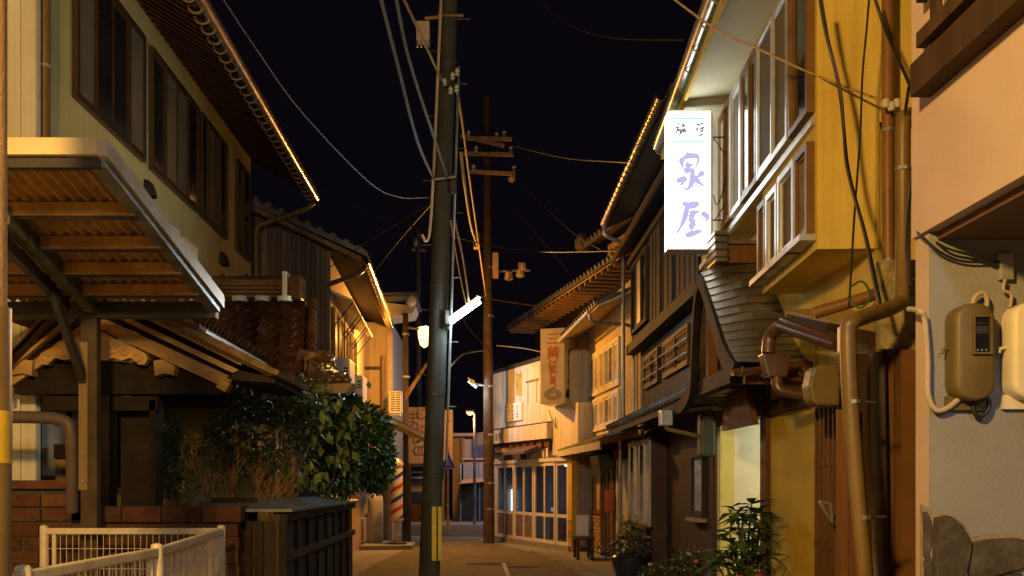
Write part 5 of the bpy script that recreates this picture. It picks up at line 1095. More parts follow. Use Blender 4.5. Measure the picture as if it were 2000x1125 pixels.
scribble(M_inkbr, 'faded_lettering', sb_, plane_m((PX(875, FY), FY - .2015, PZ(850, FY)), (1, 0, 0), (0, 0, 1)), .3, 1.5, 5, .035, 71); scribble(M_inkbr, 'faded_lettering', sb_, plane_m((PX(822, FY), FY + .0985, PZ(813, FY)), (1, 0, 0), (0, 0, 1)), .26, .4, 2, .03, 72)
MB().tube([(PX(840, FY), FY + .09, PZ(872, FY)), (PX(812, FY), FY + .09, PZ(872, FY)), (PX(808, FY), FY + .09, PZ(879, FY)), (PX(812, FY), FY + .09, PZ(888, FY)), (PX(840, FY), FY + .09, PZ(888, FY))], .03, 5).build('logo_outline', M_inkbr, sb_)
for k in range(4): MB().box((PX(817 + k * 6, FY), FY + .085, PZ(885, FY)), (PX(819 + k * 6, FY), FY + .099, PZ(875, FY))).build('logo_bar', M_inkbr, sb_)
MB().box((PX(765, FY), FY - .6, PZ(912, FY)), (PX(865, FY), FY + .05, PZ(906, FY))).build('awning', M_dkmetal, sb_)
pb = MB()
MB().box((PX(790, FY), FY + .2, PZ(940, FY)), (PX(850, FY), FY + .39, PZ(913, FY))).build('dark_transom', M_dkmetal, sb_)
for k in range(14):
    for r in range(2): MB().lathe(Vector((PX(795 + k * 4, FY), FY + .19, PZ(933 - r * 11, FY))), [(.05, -.04), (.07, 0), (.05, .04)], 6).build('pale_pot', M_white, sb_)
MB().box((PX(790, FY), FY + .3, .3), (PX(850, FY), FY + .395, PZ(960, FY))).build('shop_window', M_darkglass, sb_)
MB().box((PX(800, FY), FY + .25, 0), (PX(830, FY), FY + .39, PZ(985, FY))).build('shop_counter', M_mdwood, sb_)
bb_ = T('corner_house', 'far pink house with a round corner and flat blue wall beyond the crossing', 'house', (0, 47, 0))
MB().box((PX(884, 46), 46, 0), (PX(908, 46), 50, PZ(852, 46))).build('wall', mat('far_pink', (.48, .34, .26), rough=.8, bump=.05, var=.08), bb_)
MB().tube([Vector((PX(910, 45.8), 45.8, 0)), Vector((PX(910, 45.8), 45.8, PZ(858, 45.8)))], .26, 20).build('round_corner', MATS['far_pink'], bb_, smooth=True)
MB().box((PX(882, 45.4), 45.3, PZ(852, 45.4)), (PX(925, 45.4), 50, PZ(846, 45.4))).build('roof_slab', MATS['far_pink'], bb_)
M_blue = mat('blue_grey_wall', (.16, .17, .24), rough=.8, var=.1, bump=.05)
MB().box((PX(922, 47), 47, 0), (PX(1000, 47), 50, PZ(848, 47))).build('blue_wall', M_blue, bb_)
MB().box((PX(905, 44), 44, PZ(935, 44)), (PX(965, 44), 45, PZ(898, 44))).build('blue_fascia', mat('pale_blue_fascia', (.25, .27, .36), rough=.7, bump=.05), bb_)
MB().box((PX(903, 43.9), 43.8, PZ(898, 44)), (PX(968, 43.9), 45, PZ(895, 44))).build('fascia_cap', MATS['far_pink'], bb_)
MB().prism([P(895, 945, 42), P(960, 940, 42), P(960, 932, 42), P(905, 936, 42)], (0, 2, 0)).build('porch_roof', MATS['far_pink'], bb_)
MB().box((PX(898, 44.2), 44.2, 0), (PX(960, 44.2), 45, PZ(935, 44.2))).build('dark_garage', M_dkmetal, bb_)
for px in (899, 936): MB().tube([(PX(px, 43), 43, 0), (PX(px, 43), 43, PZ(905, 43))], .05, 6).build('post', M_steel, bb_)
# pedestrian crossing sign on a banded post
cs_ = T('crossing_sign', 'blue triangular crossing sign on a banded post at the junction', 'road sign', (PX(875, 33), 33, 0))
MB().tube([(PX(875, 33), 33, 0), (PX(875, 33), 33, PZ(880, 33))], .035, 8).build('post', mat('rust_white_post', (.45, .25, .18), rough=.6, bump=.05), cs_, smooth=True)
b = MB(); b.prism([P(861, 914, 32.9), P(889, 914, 32.9), P(875, 882, 32.9)], (0, .03, 0)); b.build('plate', mat('sign_blue', (.05, .06, .55), rough=.6, bump=0), cs_)
b = MB(); b.prism([P(868, 910, 32.89), P(882, 910, 32.89), P(875, 892, 32.89)], (0, .005, 0)); b.build('inner_triangle', mat('sign_ochre', (.25, .22, .2), rough=.5, bump=0), cs_)
for k in range(3): MB().lathe(Vector((PX(875, 33), 33, .9 - k * .35)), [(.042, -.06), (.042, .06)], 8).build('reflector_band', mat('yellow_reflector', (.7, .5, .05), rough=.4, bump=0), cs_)
# far street lamp
def streetlamp(name, label, base, top, head, W, col, em, hs=.28):
    t = T('street_lamp', label, 'street lamp', base, 'street lamps')
    b = Vector(base); h = Vector(head); MB().tube([b, Vector((b.x, b.y, top))], [.07, .045], 8).build('pole', M_steel, t, smooth=True)
    MB().tube(smoothpath([Vector((b.x, b.y, top)), Vector((b.x, b.y, top + .08)).lerp(h, .4), h + Vector((0, 0, .06))]), .03, 6).build('arm', M_steel, t, smooth=True)
    d = (h - Vector((b.x, b.y, h.z))); d = d.normalized() if d.length > 0 else Vector((1, 0, 0)); s = Vector((-d.y, d.x, 0))
    k = MB(); k.prism([h - d * hs * .5 + s * .1 + up_ * .02, h + d * hs * .6 + s * .07 + up_ * .02, h + d * hs * .6 - s * .07 + up_ * .02, h - d * hs * .5 - s * .1 + up_ * .02], (0, 0, .09)); k.build('hood', M_steel, t, bevel=.02)
    k = MB(); k.lathe(h - up_ * .1, [(.03, 0), (.1, .03), (.13, .08), (.13, .115)], 12); k.build('bulb', em, t, smooth=True)
    point('lamp_light', h - up_ * .35, col, W, .22, t); return t
E_sod = emit('sodium_bulb', (1, .6, .17), 5); E_cool = emit('cool_bulb', (.75, .95, 1), 18)
streetlamp('x', 'small distant orange street lamp over the far crossing', (PX(927, 40.5), 40.5, 0), PZ(808, 40.5), (PX(918, 40.5), 40.5, PZ(806, 40.5)), 420, (1, .43, .07), E_sod)
streetlamp('x', 'white street lamp along the crossing road hidden behind the shop', (5.5, 41.2, 0), 5.4, (5.2, 39.8, 5.3), 1000, (.55, .66, 1), E_cool, .4)
# lamps behind the viewer that light the near walls
streetlamp('x', 'orange street lamp behind the viewer on the left pavement', (-2.6, -.2, 0), 5.0, (-1.6, .2, 4.8), 2050, (1, .585, .15), E_sod, .4)
streetlamp('x', 'white street lamp behind the viewer on the right pavement', (2.3, -3.0, 0), 4.9, (1.2, -2.6, 4.8), 380, (.75, .88, 1), E_cool, .4)

# ================================================================ STREET FURNITURE
# ---------------------------------------------------------------- main utility pole
M_pole = mat('pole_concrete', (.055, .058, .052), rough=.75, var=.2, scale=4, bump=.2, bscale=40, streak=.3)
PY = 13.3
up1 = T('utility_pole', 'large dark concrete utility pole standing in the road', 'utility pole', (PX(836, PY), PY, 0))
pb0, pt0 = Vector((PX(836, PY), PY, 0)), Vector((PX(886, PY), PY, 9.2))
def pp(z): return pb0.lerp(pt0, z / 9.2)
MB().tube([pb0, pt0], [.138, .1], 24).build('shaft', M_pole, up1, smooth=True)
for z in (1.75, 2.75, 4.15, 5.4, 7.1): 
    r = .138 - .038 * z / 9.2; MB().tube([pp(z - .015), pp(z + .015)], r + .004, 20).build('strap', M_dkmetal, up1, smooth=True)
for k, (px0, px1) in enumerate(((843, 852), (855, 862))):
    b = MB(); zA, zB = PZ(1096, 13.1), PZ(990, 13.1); y = PY - .134 + .02 * k; b.box((PX(px0, 13.1), y - .012, zA), (PX(px1, 13.1), y + .02, zB)); g_ = b.build('guard_strip', mat('yellow_guard', (.55, .42, .02), rough=.5, var=.15, bump=.05), up1)
    for zz in (zA + .05, zB - .05): MB().lathe(Vector((PX((px0 + px1) / 2, 13.1), y - .014, zz)), [(.01, -.006), (.01, .006)], 6).build('bolt', M_steel, g_)
for k in range(16): p = pp(2.6 + k * .42); MB().tube([p + Vector(((-1) ** k * .1, 0, 0)), p + Vector(((-1) ** k * .27, 0, 0))], .009, 5).build('step_bolt', M_dkmetal, up1)
MB().tube([pp(1.9) + Vector((.17, -.05, 0)), pp(4.0) + Vector((.165, -.05, 0)), pp(7.0) + Vector((.15, -.05, 0))], .018, 6).build('riser_conduit', M_steel, up1, smooth=True)
MB().tube(smoothpath([pp(9) + Vector((-.1, -.12, 0)), pp(6) + Vector((-.12, -.14, 0)), pp(4.9) + Vector((-.14, -.15, 0)), pp(4.72) + Vector((-.19, -.15, 0)), pp(4.8) + Vector((-.24, -.15, 0))]), .02, 6).build('bent_conduit', M_cond, up1, smooth=True)
MB().tube([pp(7.25) + Vector((-.3, -.1, .35)), pp(7.25) + Vector((.0, -.05, .4))], .02, 6).build('box_arm', M_ltwood, up1)
c = P(826, 66, 13.2); MB().box((c.x - .08, c.y - .09, c.z - .11), (c.x + .09, c.y + .09, c.z + .13)).build('switch_box', M_cond, up1, bevel=.01)
for k in range(4): MB().tube([c + Vector((-.07 + k * .05, 0, -.11)), c + Vector((-.07 + k * .05, 0, -.17))], .012, 5).build('terminal', M_steel, up1)
M_ins = mat('porcelain', (.5, .48, .44), rough=.25, bump=0)
for (px, py) in ((884, 148), (893, 140), (880, 176), (892, 172), (868, 160)):
    MB().lathe(P(px, py, 13.15), [(.02, -.05), (.035, -.03), (.02, -.01), (.035, .01), (.02, .04)], 8).build('insulator', M_ins, up1, smooth=True)
MB().tube([P(855, 30, 13.2), P(905, 30, 13.2)], .02, 6).build('cross_arm', M_ltwood, up1)
MB().tube([P(848, 350, 13.1), P(890, 345, 13.1)], .02, 6).build('cable_bracket', M_steel, up1); MB().box(tuple(P(880, 375, 13.15)), tuple(P(892, 345, 13.25))).build('splice_box', M_black, up1)
# fluorescent street light on the pole
fl = T('tube_street_light', 'glaring white fluorescent tube light bracketed to the main pole', 'street light', P(878, 632, 13.2))
a, c = P(880, 630, 13.15), P(936, 590, 12.75)
MB().tube([a, c], .026, 10).build('tube', emit('fluorescent_tube', (.75, .93, 1), 300), fl, smooth=True)
d = (c - a).normalized(); MB().beam(a + Vector((0, 0, .07)), c + Vector((0, 0, .07)), .05, .02).build('reflector', M_white, fl)
MB().box(tuple(a + Vector((-.07, -.03, -.03))), tuple(a + Vector((.0, .05, .16)))).build('ballast_box', M_dkmetal, fl, bevel=.006)
MB().tube([pp(3.6) + Vector((.14, -.08, 0)), a + Vector((-.02, 0, .06))], .014, 6).build('bracket', M_steel, fl)
# second pole with transformers
M_pole2 = mat('brown_pole', (.075, .055, .04), rough=.8, var=.3, bump=.2, streak=.2)
P2 = 27.6; up2 = T('utility_pole', 'second brownish utility pole in front of the sweet shop corner', 'utility pole', (PX(955, P2), P2, 0))
MB().tube([(PX(955, P2), P2, 0), (PX(951, P2), P2, PZ(190, P2))], [.15, .1], 16).build('shaft', M_pole2, up2, smooth=True)
for z in (.9, 1.6, 2.9, 4.2, 6.1, 7.4): MB().tube([(PX(955, P2), P2, z), (PX(955, P2), P2, z + .05)], .153 - .004 * z, 12).build('strap', M_steel, up2, smooth=True)
for (x0, x1, y0, y1) in ((912, 1000, 270, 272), (905, 1002, 300, 302), (918, 1006, 335, 340), (900, 985, 265, 285)):
    MB().beam(P(x0, y0, P2 - .15), P(x1, y1, P2 - .2), .08, .09).build('cross_arm', M_ltwood, up2)
for (px, py) in ((915, 262), (930, 292), (985, 262), (998, 292), (1004, 330), (925, 328), (970, 265)): MB().lathe(P(px, py, P2 - .15), [(.03, -.1), (.06, -.05), (.03, 0), (.06, .05), (.03, .1)], 8).build('insulator', M_ins, up2, smooth=True)
MB().tube([P(955, 530, P2), P(1035, 528, P2)], .03, 6).build('arm', M_steel, up2)
for (px, py) in ((994, 538), (1016, 532), (1020, 520)):
    MB().lathe(P(px, py, P2), [(.05, -.14), (.12, -.1), (.1, .08), (.05, .12)], 8).build('lamp_insulator', M_cond, up2, smooth=True)
MB().box(tuple(P(962, 540, P2 - .2)), tuple(P(973, 498, P2 + .1))).build('switch_box', M_cond, up2)
MB().lathe(P(1000, 350, P2), [(.02, -.1), (.1, -.04), (.12, .04), (.02, .1)], 8).build('arm_lamp', M_cond, up2)
MB().box(tuple(P(925, 482, 24)), tuple(P(938, 460, 24.3))).build('cable_splice', M_ltwood, up2, bevel=.02)
# cool lamp on that pole
cl = T('pole_lamp', 'small cool white lamp on an arm from the second pole', 'street light', P(935, 750, P2))
MB().tube(smoothpath([P(952, 752, P2), P(940, 752, P2 - .1), P(930, 750, P2 - .2)]), .03, 6).build('arm', M_alu, cl)
b = MB(); b.prism([P(932, 756, P2 - .2), P(926, 744, P2 - .25), P(913, 738, P2 - .3), P(918, 750, P2 - .3)], (0, -.2, 0)); b.build('hood', M_alu, cl, bevel=.01)
MB().beam(P(930, 757, P2 - .33), P(915, 745, P2 - .37), .12, .02).build('lens', emit('cool_lens', (.75, .95, 1), 8), cl)
point('cool_light', P(921, 766, P2 - .35), COOL, 60, .05, cl)
# third far pole
up3 = T('utility_pole', 'faint distant utility pole left of the main pole', 'utility pole', (PX(816, 48), 48, 0))
MB().tube([(PX(818, 48), 48, 0), (PX(816, 48), 48, PZ(450, 48))], [.17, .12], 10).build('shaft', M_pole2, up3, smooth=True); MB().beam(P(805, 488, 48), P(832, 490, 48), .1, .1).build('cross_arm', M_ltwood, up3)
MB().lathe(P(813, 475, 48), [(.1, -.2), (.15, 0), (.1, .2)], 8).build('transformer', M_cond, up3)
# sodium lamp on the roof post
rp = T('roof_post', 'slim steel post rising beside the plank house', 'post', (PX(793, 26.6), 26.6, 0))
MB().tube([(PX(793, 26.6), 26.6, .1), (PX(792, 26.6), 26.6, PZ(612, 26.6))], .075, 10).build('shaft', M_pole2, rp, smooth=True); MB().tube([(PX(794, 26.6), 26.6, 0), (PX(794, 26.6), 26.6, PZ(905, 26.6))], .12, 10).build('sleeve', M_pole2, rp, smooth=True)
for yy in (738, 655, 1000): MB().tube([(PX(793, 26.6), 26.6, PZ(yy, 26.6)), (PX(793, 26.6), 26.6, PZ(yy - 4, 26.6))], .1, 10).build('strap', M_steel, rp)
for k in range(3): MB().tube([P(792, 770 + k * 6, 26.5), P(834, 709 + k * 2, 26.0)], .018, 5).build('guy_stay', M_ltwood, rp)
so = T('sodium_lamp', 'blazing orange sodium lamp glowing left of the main pole', 'street light', P(830, 660, 25))
MB().tube(smoothpath([P(796, 640, 26.5), P(815, 642, 25.6), P(828, 640, 25.05)]), .028, 6).build('arm', M_steel, so, smooth=True)
MB().lathe(P(830, 640, 25), [(.03, .06), (.16, .03), (.18, 0), (.17, -.01)], 14).build('hood', M_steel, so, smooth=True)
MB().lathe(P(829, 655, 25), [(.02, -.3), (.1, -.24), (.15, -.05), (.16, .12), (.08, .19)], 14).build('bulb', E_sod, so, smooth=True)
point('sodium_light', P(829, 655, 24.8) + Vector((0, 0, -.05)), (1, .41, .055), 1350, .12, so)
# barber pole
bpX, bpY = PX(775, 25.5), 25.5
ba = T('barber_pole', 'striped barber pole sign with red blue and white bands', 'barber pole', (bpX, bpY, .1))
R_ = .15; z0_, z1_ = .75, 2.05
MB().tube([(bpX, bpY, z0_), (bpX, bpY, z1_)], R_, 24).build('cylinder', M_white, ba, smooth=True)
MB().lathe(Vector((bpX, bpY, z1_)), [(.17, 0), (.17, .06), (.1, .16), (.02, .2)], 16).build('cap', M_alu, ba, smooth=True); MB().lathe(Vector((bpX, bpY, z0_ - .1)), [(.12, 0), (.17, .04), (.17, .1)], 16).build('collar', M_alu, ba, smooth=True)
MB().tube([(bpX, bpY, .1), (bpX, bpY, z0_ - .1)], .06, 10).build('stand', M_alu, ba, smooth=True); MB().lathe(Vector((bpX, bpY, .1)), [(.25, 0), (.25, .04), (.08, .08)], 16).build('base', M_dkmetal, ba)
for k in range(6):
    m = mat('barber_red', (.5, .06, .03), rough=.4, bump=0) if k % 2 else mat('barber_blue', (.03, .06, .4), rough=.4, bump=0)
    V = []; nn = 25; zc0 = z0_ - .25 + k * .27
    for i in range(nn):
        a = -math.pi + 2 * math.pi * i / (nn - 1); zz = zc0 + (a + math.pi) / (2 * math.pi) * .54
        for dz in (0, .1): V.append((bpX + math.cos(a) * (R_ + .003), bpY + math.sin(a) * (R_ + .003), min(max(zz + dz, z0_), z1_)))
    b = MB(); b._a(V, [(2 * i, 2 * i + 2, 2 * i + 3, 2 * i + 1) for i in range(nn - 1)]); b.build('stripe', m, ba, smooth=True)
# gas cylinders
for k, (px, y, lab) in enumerate(((733, 26.1, 'grey gas cylinder standing nearest the barber pole'), (712, 26.6, 'grey gas cylinder half hidden by the planter end'))):
    t = T('gas_cylinder', lab, 'gas cylinder', (PX(px, y), y, 0), 'gas cylinders'); x = PX(px, y)
    MB().lathe(Vector((x, y, .1)), [(.16, 0), (.2, .05), (.2, 1.05), (.18, 1.17), (.1, 1.25), (.02, 1.27)], 20).build('body', mat('cylinder_grey', (.42, .4, .35), rough=.5, var=.12, bump=.05, streak=.2), t, smooth=True)
    MB().lathe(Vector((x, y, 1.36)), [(.07, 0), (.07, .09)], 12).build('valve_guard', M_steel, t); MB().tube([(x, y, 1.3), (x, y, 1.44)], .02, 6).build('valve', M_steel, t)

# ================================================================ WIRES
def wire(pts, r, label, m=M_black, n=6):
    o = MB().tube(smoothpath(pathpx(pts), n), r, 5).build('overhead_wire', m, smooth=True); tag(o, label, 'wire', 'overhead wires')
M_tan = mat('tan_cable', (.33, .22, .1), rough=.6, var=.3, scale=20, bump=.2); M_gry = mat('grey_cable', (.16, .16, .16), rough=.5, bump=0)
wire([(430, -10, 9), (500, 95, 10), (590, 220, 11.2), (720, 355, 12.5), (780, 385, 13), (838, 386, 13.2)], .007, 'thin pale wire curving from the upper left to the main pole', M_gry)
wire([(742, -10, 8.5), (775, 120, 10), (815, 275, 11.8), (848, 350, 13.1)], .017, 'thick cable left of the pole, leftmost of three falling to it', M_gry)
wire([(772, -10, 8.5), (800, 120, 10), (850, 275, 12), (874, 348, 13.1)], .015, 'greenish cable between the two other cables falling to the pole', M_gry)
wire([(785, -10, 9.5), (830, 85, 11), (866, 165, 13)], .014, 'short orange-lit cable dropping to the insulators near the pole top', M_tan)
wire([(892, 172, 13.2), (903, 240, 15), (916, 340, 18), (934, 470, 23), (950, 585, 27)], .02, 'orange-lit twisted cable running from the main pole toward the second pole', M_tan)
wire([(900, 298, 13.4), (906, 350, 14), (920, 440, 18), (932, 478, 23)], .022, 'short bright twisted cable ending at a splice between the poles', M_tan)
wire([(880, 430, 13.25), (893, 510, 13.2), (908, 585, 13.0), (913, 592, 13.0)], .01, 'left strand of cable dropping to the tube light', M_tan)
wire([(888, 430, 13.25), (903, 500, 13.2), (914, 575, 13.0), (916, 590, 13.0)], .012, 'right strand of cable dropping to the tube light', M_tan)
wire([(600, 345, 17), (700, 405, 16), (800, 440, 15), (850, 452, 14), (960, 480, 20), (1060, 492, 22), (1205, 490, 18)], .012, 'long dark cable crossing the street behind the pole')
wire([(1040, -10, 14), (1110, 48, 13), (1200, 74, 12), (1335, 78, 10.5)], .008, 'thin wire dropping from the top to the inn gutter')
wire([(1305, -10, 8), (1395, 55, 8), (1480, 95, 7.8), (1600, 150, 7.5), (1738, 202, 7.2)], .009, 'brown wire crossing in front of the inn windows to the downpipe', M_tan)
wire([(1000, 285, 27.4), (1100, 308, 22), (1228, 318, 14)], .01, 'thin wire from the second pole to the timber house eave', M_gry)
wire([(1000, 340, 27.4), (1060, 400, 24), (1120, 455, 22), (1180, 492, 20)], .01, 'dark wire slanting from the second pole behind the houses')
wire([(985, 380, 27.4), (1050, 460, 25), (1110, 530, 24)], .009, 'dark wire slanting to the roof ornament beside the tall house')
wire([(932, 578, 13.2), (980, 588, 18), (1045, 597, 24)], .012, 'cable from the tube light to the big eaves', M_tan)
wire([(880, 715, 13.4), (910, 690, 18), (945, 685, 27)], .014, 'short cable sagging low between the two main poles', M_gry)
wire([(880, 375, 13.2), (720, 470, 17), (640, 525, 19)], .007, 'thin wire from the pole down to the ribbed gable')
wire([(860, 380, 13.2), (780, 470, 20), (720, 545, 24)], .007, 'thin wire from the pole to the shining gutter')
wire([(700, 480, 19), (716, 506, 19), (730, 486, 19.5)], .006, 'curly loose wire at the end of the old gutter')
wire([(970, 675, 27), (1020, 680, 26.5), (1060, 688, 26)], .012, 'pale cable from the second pole to the shop facade', M_gry)
wire([(960, 580, 27.6), (905, 620, 27), (960, 690, 27.5)], .01, 'slack loop of cable beside the second pole')
wire([(1600, -10, 7.0), (1612, 60, 7.0), (1640, 180, 7.0), (1656, 330, 6.9), (1690, 460, 6.7), (1716, 580, 6.5), (1722, 610, 6.5)], .013, 'thick dark cable hanging down the yellow inn wall, left one')
wire([(1603, -10, 7.0), (1620, 90, 7.0), (1644, 190, 6.98), (1652, 320, 6.88), (1686, 450, 6.68), (1712, 575, 6.48), (1724, 600, 6.5)], .009, 'thin dark cable twisted beside the thick one on the yellow wall', mat('violet_cable', (.06, .045, .07), rough=.5, bump=0))
wire([(1698, -10, 7.0), (1692, 60, 7.0), (1684, 150, 7.0), (1680, 260, 6.95), (1668, 430, 6.8), (1658, 600, 6.6)], .008, 'wavy dark cable hanging in the middle of the yellow wall')
wire([(1706, -10, 7.0), (1730, 60, 7.0), (1772, 155, 6.7), (1778, 170, 6.6)], .012, 'dark cable slanting to the pipes right of the yellow wall')
wire([(1775, 170, 6.6), (1770, 225, 6.4), (1800, 190, 6.0), (1788, 300, 5.9), (1772, 440, 5.6), (1776, 560, 5.5)], .011, 'tangled black cable hanging beside the tan downpipe')
wire([(1660, 560, 6.3), (1685, 550, 6.2), (1700, 580, 6.2), (1680, 602, 6.2), (1660, 585, 6.3)], .007, 'green hose loop resting on the little awning', mat('green_hose', (.05, .09, .03), rough=.5, bump=0))
wb = T('wire_clamp', 'white wire clamps where the brown wire meets the downpipe', 'clamp', P(1742, 200, 7.1))
for k in range(3): MB().lathe(P(1730 + k * 11, 202 + (k % 2) * 6, 7.15), [(.02, -.03), (.03, 0), (.02, .03)], 8).build('insulator', M_ins, wb)

# ================================================================ PLANTS
def leafmesh(L, w, fold=.25):
    b = MB(); b._a([(0, 0, 0), (w / 2, L * .45, fold * w * .5), (0, L, -.12 * L), (-w / 2, L * .45, fold * w * .5), (0, L * .5, 0)], [(0, 1, 4), (1, 2, 4), (2, 3, 4), (3, 0, 4)]); return b
def leafcloud(name, parent, m, blobs, n, L, w, shell=.55, droop=.3):
    """blobs: (centre, radii, weight); leaves scattered through the outer part of lumpy ellipsoids"""
    V = []; Fc = []; tot = sum(x[2] for x in blobs)
    for c, rad, wt in blobs:
        lumps = [(Vector([random.gauss(0, 1) for _ in range(3)]).normalized(), random.uniform(.12, .3)) for _ in range(14)]
        for _ in range(int(n * wt / tot)):
            d = Vector([random.gauss(0, 1) for _ in range(3)]).normalized()
            s = 1 + max(sum(a * max(0, d.dot(q)) ** 10 for q, a in lumps) - .12, -.2)
            if random.random() < .35 and all(d.dot(q) < .75 for q, a in lumps): continue
            r = (shell + (1 - shell) * random.random() ** .6) * s
            p = Vector(c) + Vector((d.x * rad[0], d.y * rad[1], d.z * rad[2])) * r
            ax = (d + Vector((random.uniform(-.7, .7), random.uniform(-.7, .7), random.uniform(-.9, .5) - droop))).normalized()
            sd = ax.cross(Vector([random.gauss(0, 1) for _ in range(3)])).normalized(); k = random.uniform(.7, 1.25); nn = sd.cross(ax) * (.12 * w)
            b = len(V); V += [p, p + ax * L * k * .5 + sd * w * k * .5 + nn, p + ax * L * k, p + ax * L * k * .5 - sd * w * k * .5 + nn, p + ax * L * k * .5]
            Fc += [(b, b + 1, b + 4), (b + 1, b + 2, b + 4), (b + 2, b + 3, b + 4), (b + 3, b, b + 4)]
    bm = MB(); bm.v = V; bm.f = Fc
    me = bpy.data.meshes.new(name); me.from_pydata([tuple(v) for v in V], [], Fc); me.materials.append(m)
    return stuff(link(name, me, parent))
def twigs(name, parent, base, n, h, spread, m, r=.012, depth=2):
    b = MB()
    def grow(p, d, L, rr, k):
        q = [p]
        for i in range(4): d = (d + Vector((random.uniform(-.25, .25), random.uniform(-.25, .25), random.uniform(-.05, .15)))).normalized(); q.append(q[-1] + d * L / 4)
        b.tube(q, [rr * (1 - .15 * i) for i in range(5)], 5)
        if k: 
            for _ in range(3): grow(q[random.randint(1, 4)], (d + Vector((random.uniform(-.8, .8), random.uniform(-.8, .8), random.uniform(-.1, .5)))).normalized(), L * .6, rr * .55, k - 1)
    for _ in range(n): grow(Vector(base) + Vector((random.uniform(-.1, .1), random.uniform(-.1, .1), 0)), Vector((random.uniform(-spread, spread), random.uniform(-spread, spread), 1)).normalized(), h, r, depth)
    return b.build(name, m, parent, smooth=True)
M_twig = mat('twig_bark', (.12, .07, .035), rough=.8, var=.3, bump=.2); M_otwig = mat('orange_twig', (.28, .13, .04), rough=.8, var=.3, bump=.1)
M_lf1 = leafmat('camellia_leaf', (.035, .075, .02), rough=.3); M_lf2 = leafmat('shrub_leaf', (.05, .075, .02)); M_lf3 = leafmat('vine_leaf', (.09, .13, .02), rough=.45, rand=.35); M_lf4 = leafmat('dry_leaf', (.17, .12, .03))
# rounded camellia at the street end of the planter
t = T('camellia_bush', 'dense dark green rounded bush overhanging the planter at the street', 'bush', (-1.8, 12.9, 1.1))
leafcloud('foliage', t, M_lf1, [(P(695, 862, 12.9), (.47, .55, .55), 5), (P(650, 800, 12.6), (.35, .45, .3), 2), (P(735, 890, 13.0), (.24, .4, .42), 2), (P(660, 900, 12.6), (.4, .5, .45), 2)], 6500, .085, .042, .6)
twigs('stem', t, (-1.85, 12.9, 1.1), 3, .9, .4, M_twig, .025)
# looser shrub
t = T('loose_shrub', 'loose twiggy green shrub in the middle of the planter', 'bush', (-2.3, 11.2, 1.1))
leafcloud('foliage', t, M_lf2, [(P(520, 850, 11.2), (.62, .6, .5), 4), (P(450, 870, 10.8), (.35, .4, .38), 2), (P(560, 790, 11.2), (.45, .4, .25), 2)], 4200, .07, .028, .45)
twigs('stem', t, (-2.35, 11.0, 1.1), 6, .8, .5, M_otwig, .014)
# bare orange twigs
t = T('bare_shrub', 'small bare orange-brown twig shrub at the planter front', 'bush', (-2.5, 9.8, 1.35)); twigs('stems', t, (PX(430, 9.8), 9.8, 1.36), 9, .38, .7, M_otwig, .007); twigs('side_stems', t, (PX(510, 9.8), 9.8, 1.36), 7, .32, .8, M_otwig, .006)
leafcloud('leaves', t, M_lf4, [(P(490, 850, 10), (.2, .2, .12), 1)], 160, .06, .03)
# small plant left
t = T('young_shrub', 'small dark shrub beside the gate door', 'bush', (PX(335, 10.2), 10.2, 1.1)); leafcloud('foliage', t, M_lf2, [(P(335, 905, 10.2), (.22, .25, .32), 3), (P(340, 860, 10.2), (.12, .15, .2), 1)], 900, .07, .026, .3); twigs('stem', t, (PX(335, 10.2), 10.2, 1.1), 4, .7, .3, M_otwig, .01)
# vine with large leaves, one object for each leaf
t = T('leafy_vine', 'climbing plant with large yellow-green leaves draped over the shrub', 'vine', (-2.0, 10.6, 1.2))
lm = leafmesh(.17, .10).mesh('leaf', M_lf3)
stemp = [(560, 960, 10.7), (590, 900, 10.7), (610, 850, 10.7), (590, 800, 10.7), (560, 770, 10.7), (545, 745, 10.7)]
MB().tube(smoothpath(pathpx(stemp)), .008, 5).build('stem', M_twig, t); MB().tube(smoothpath(pathpx([(600, 870, 10.7), (640, 830, 10.6), (670, 850, 10.6), (680, 890, 10.6)])), .006, 5).build('stem', M_twig, t)
for k in range(110):
    if k < 20: px, py = random.uniform(520, 580), random.uniform(745, 800)
    elif k < 60: px, py = random.gauss(620, 35), random.gauss(810, 40)
    elif k < 90: px, py = random.gauss(650, 22), random.gauss(885, 30)
    else: px, py = random.gauss(610, 30), random.gauss(930, 22)
    o = link('leaf', lm, t); o.location = P(px, py, random.uniform(10.3, 10.8)); s = random.uniform(.5, .95); o.scale = (s, s, s)
    o.rotation_euler = (random.uniform(-1.9, -.5), random.uniform(-.7, .7), random.uniform(-1.5, 1.5))
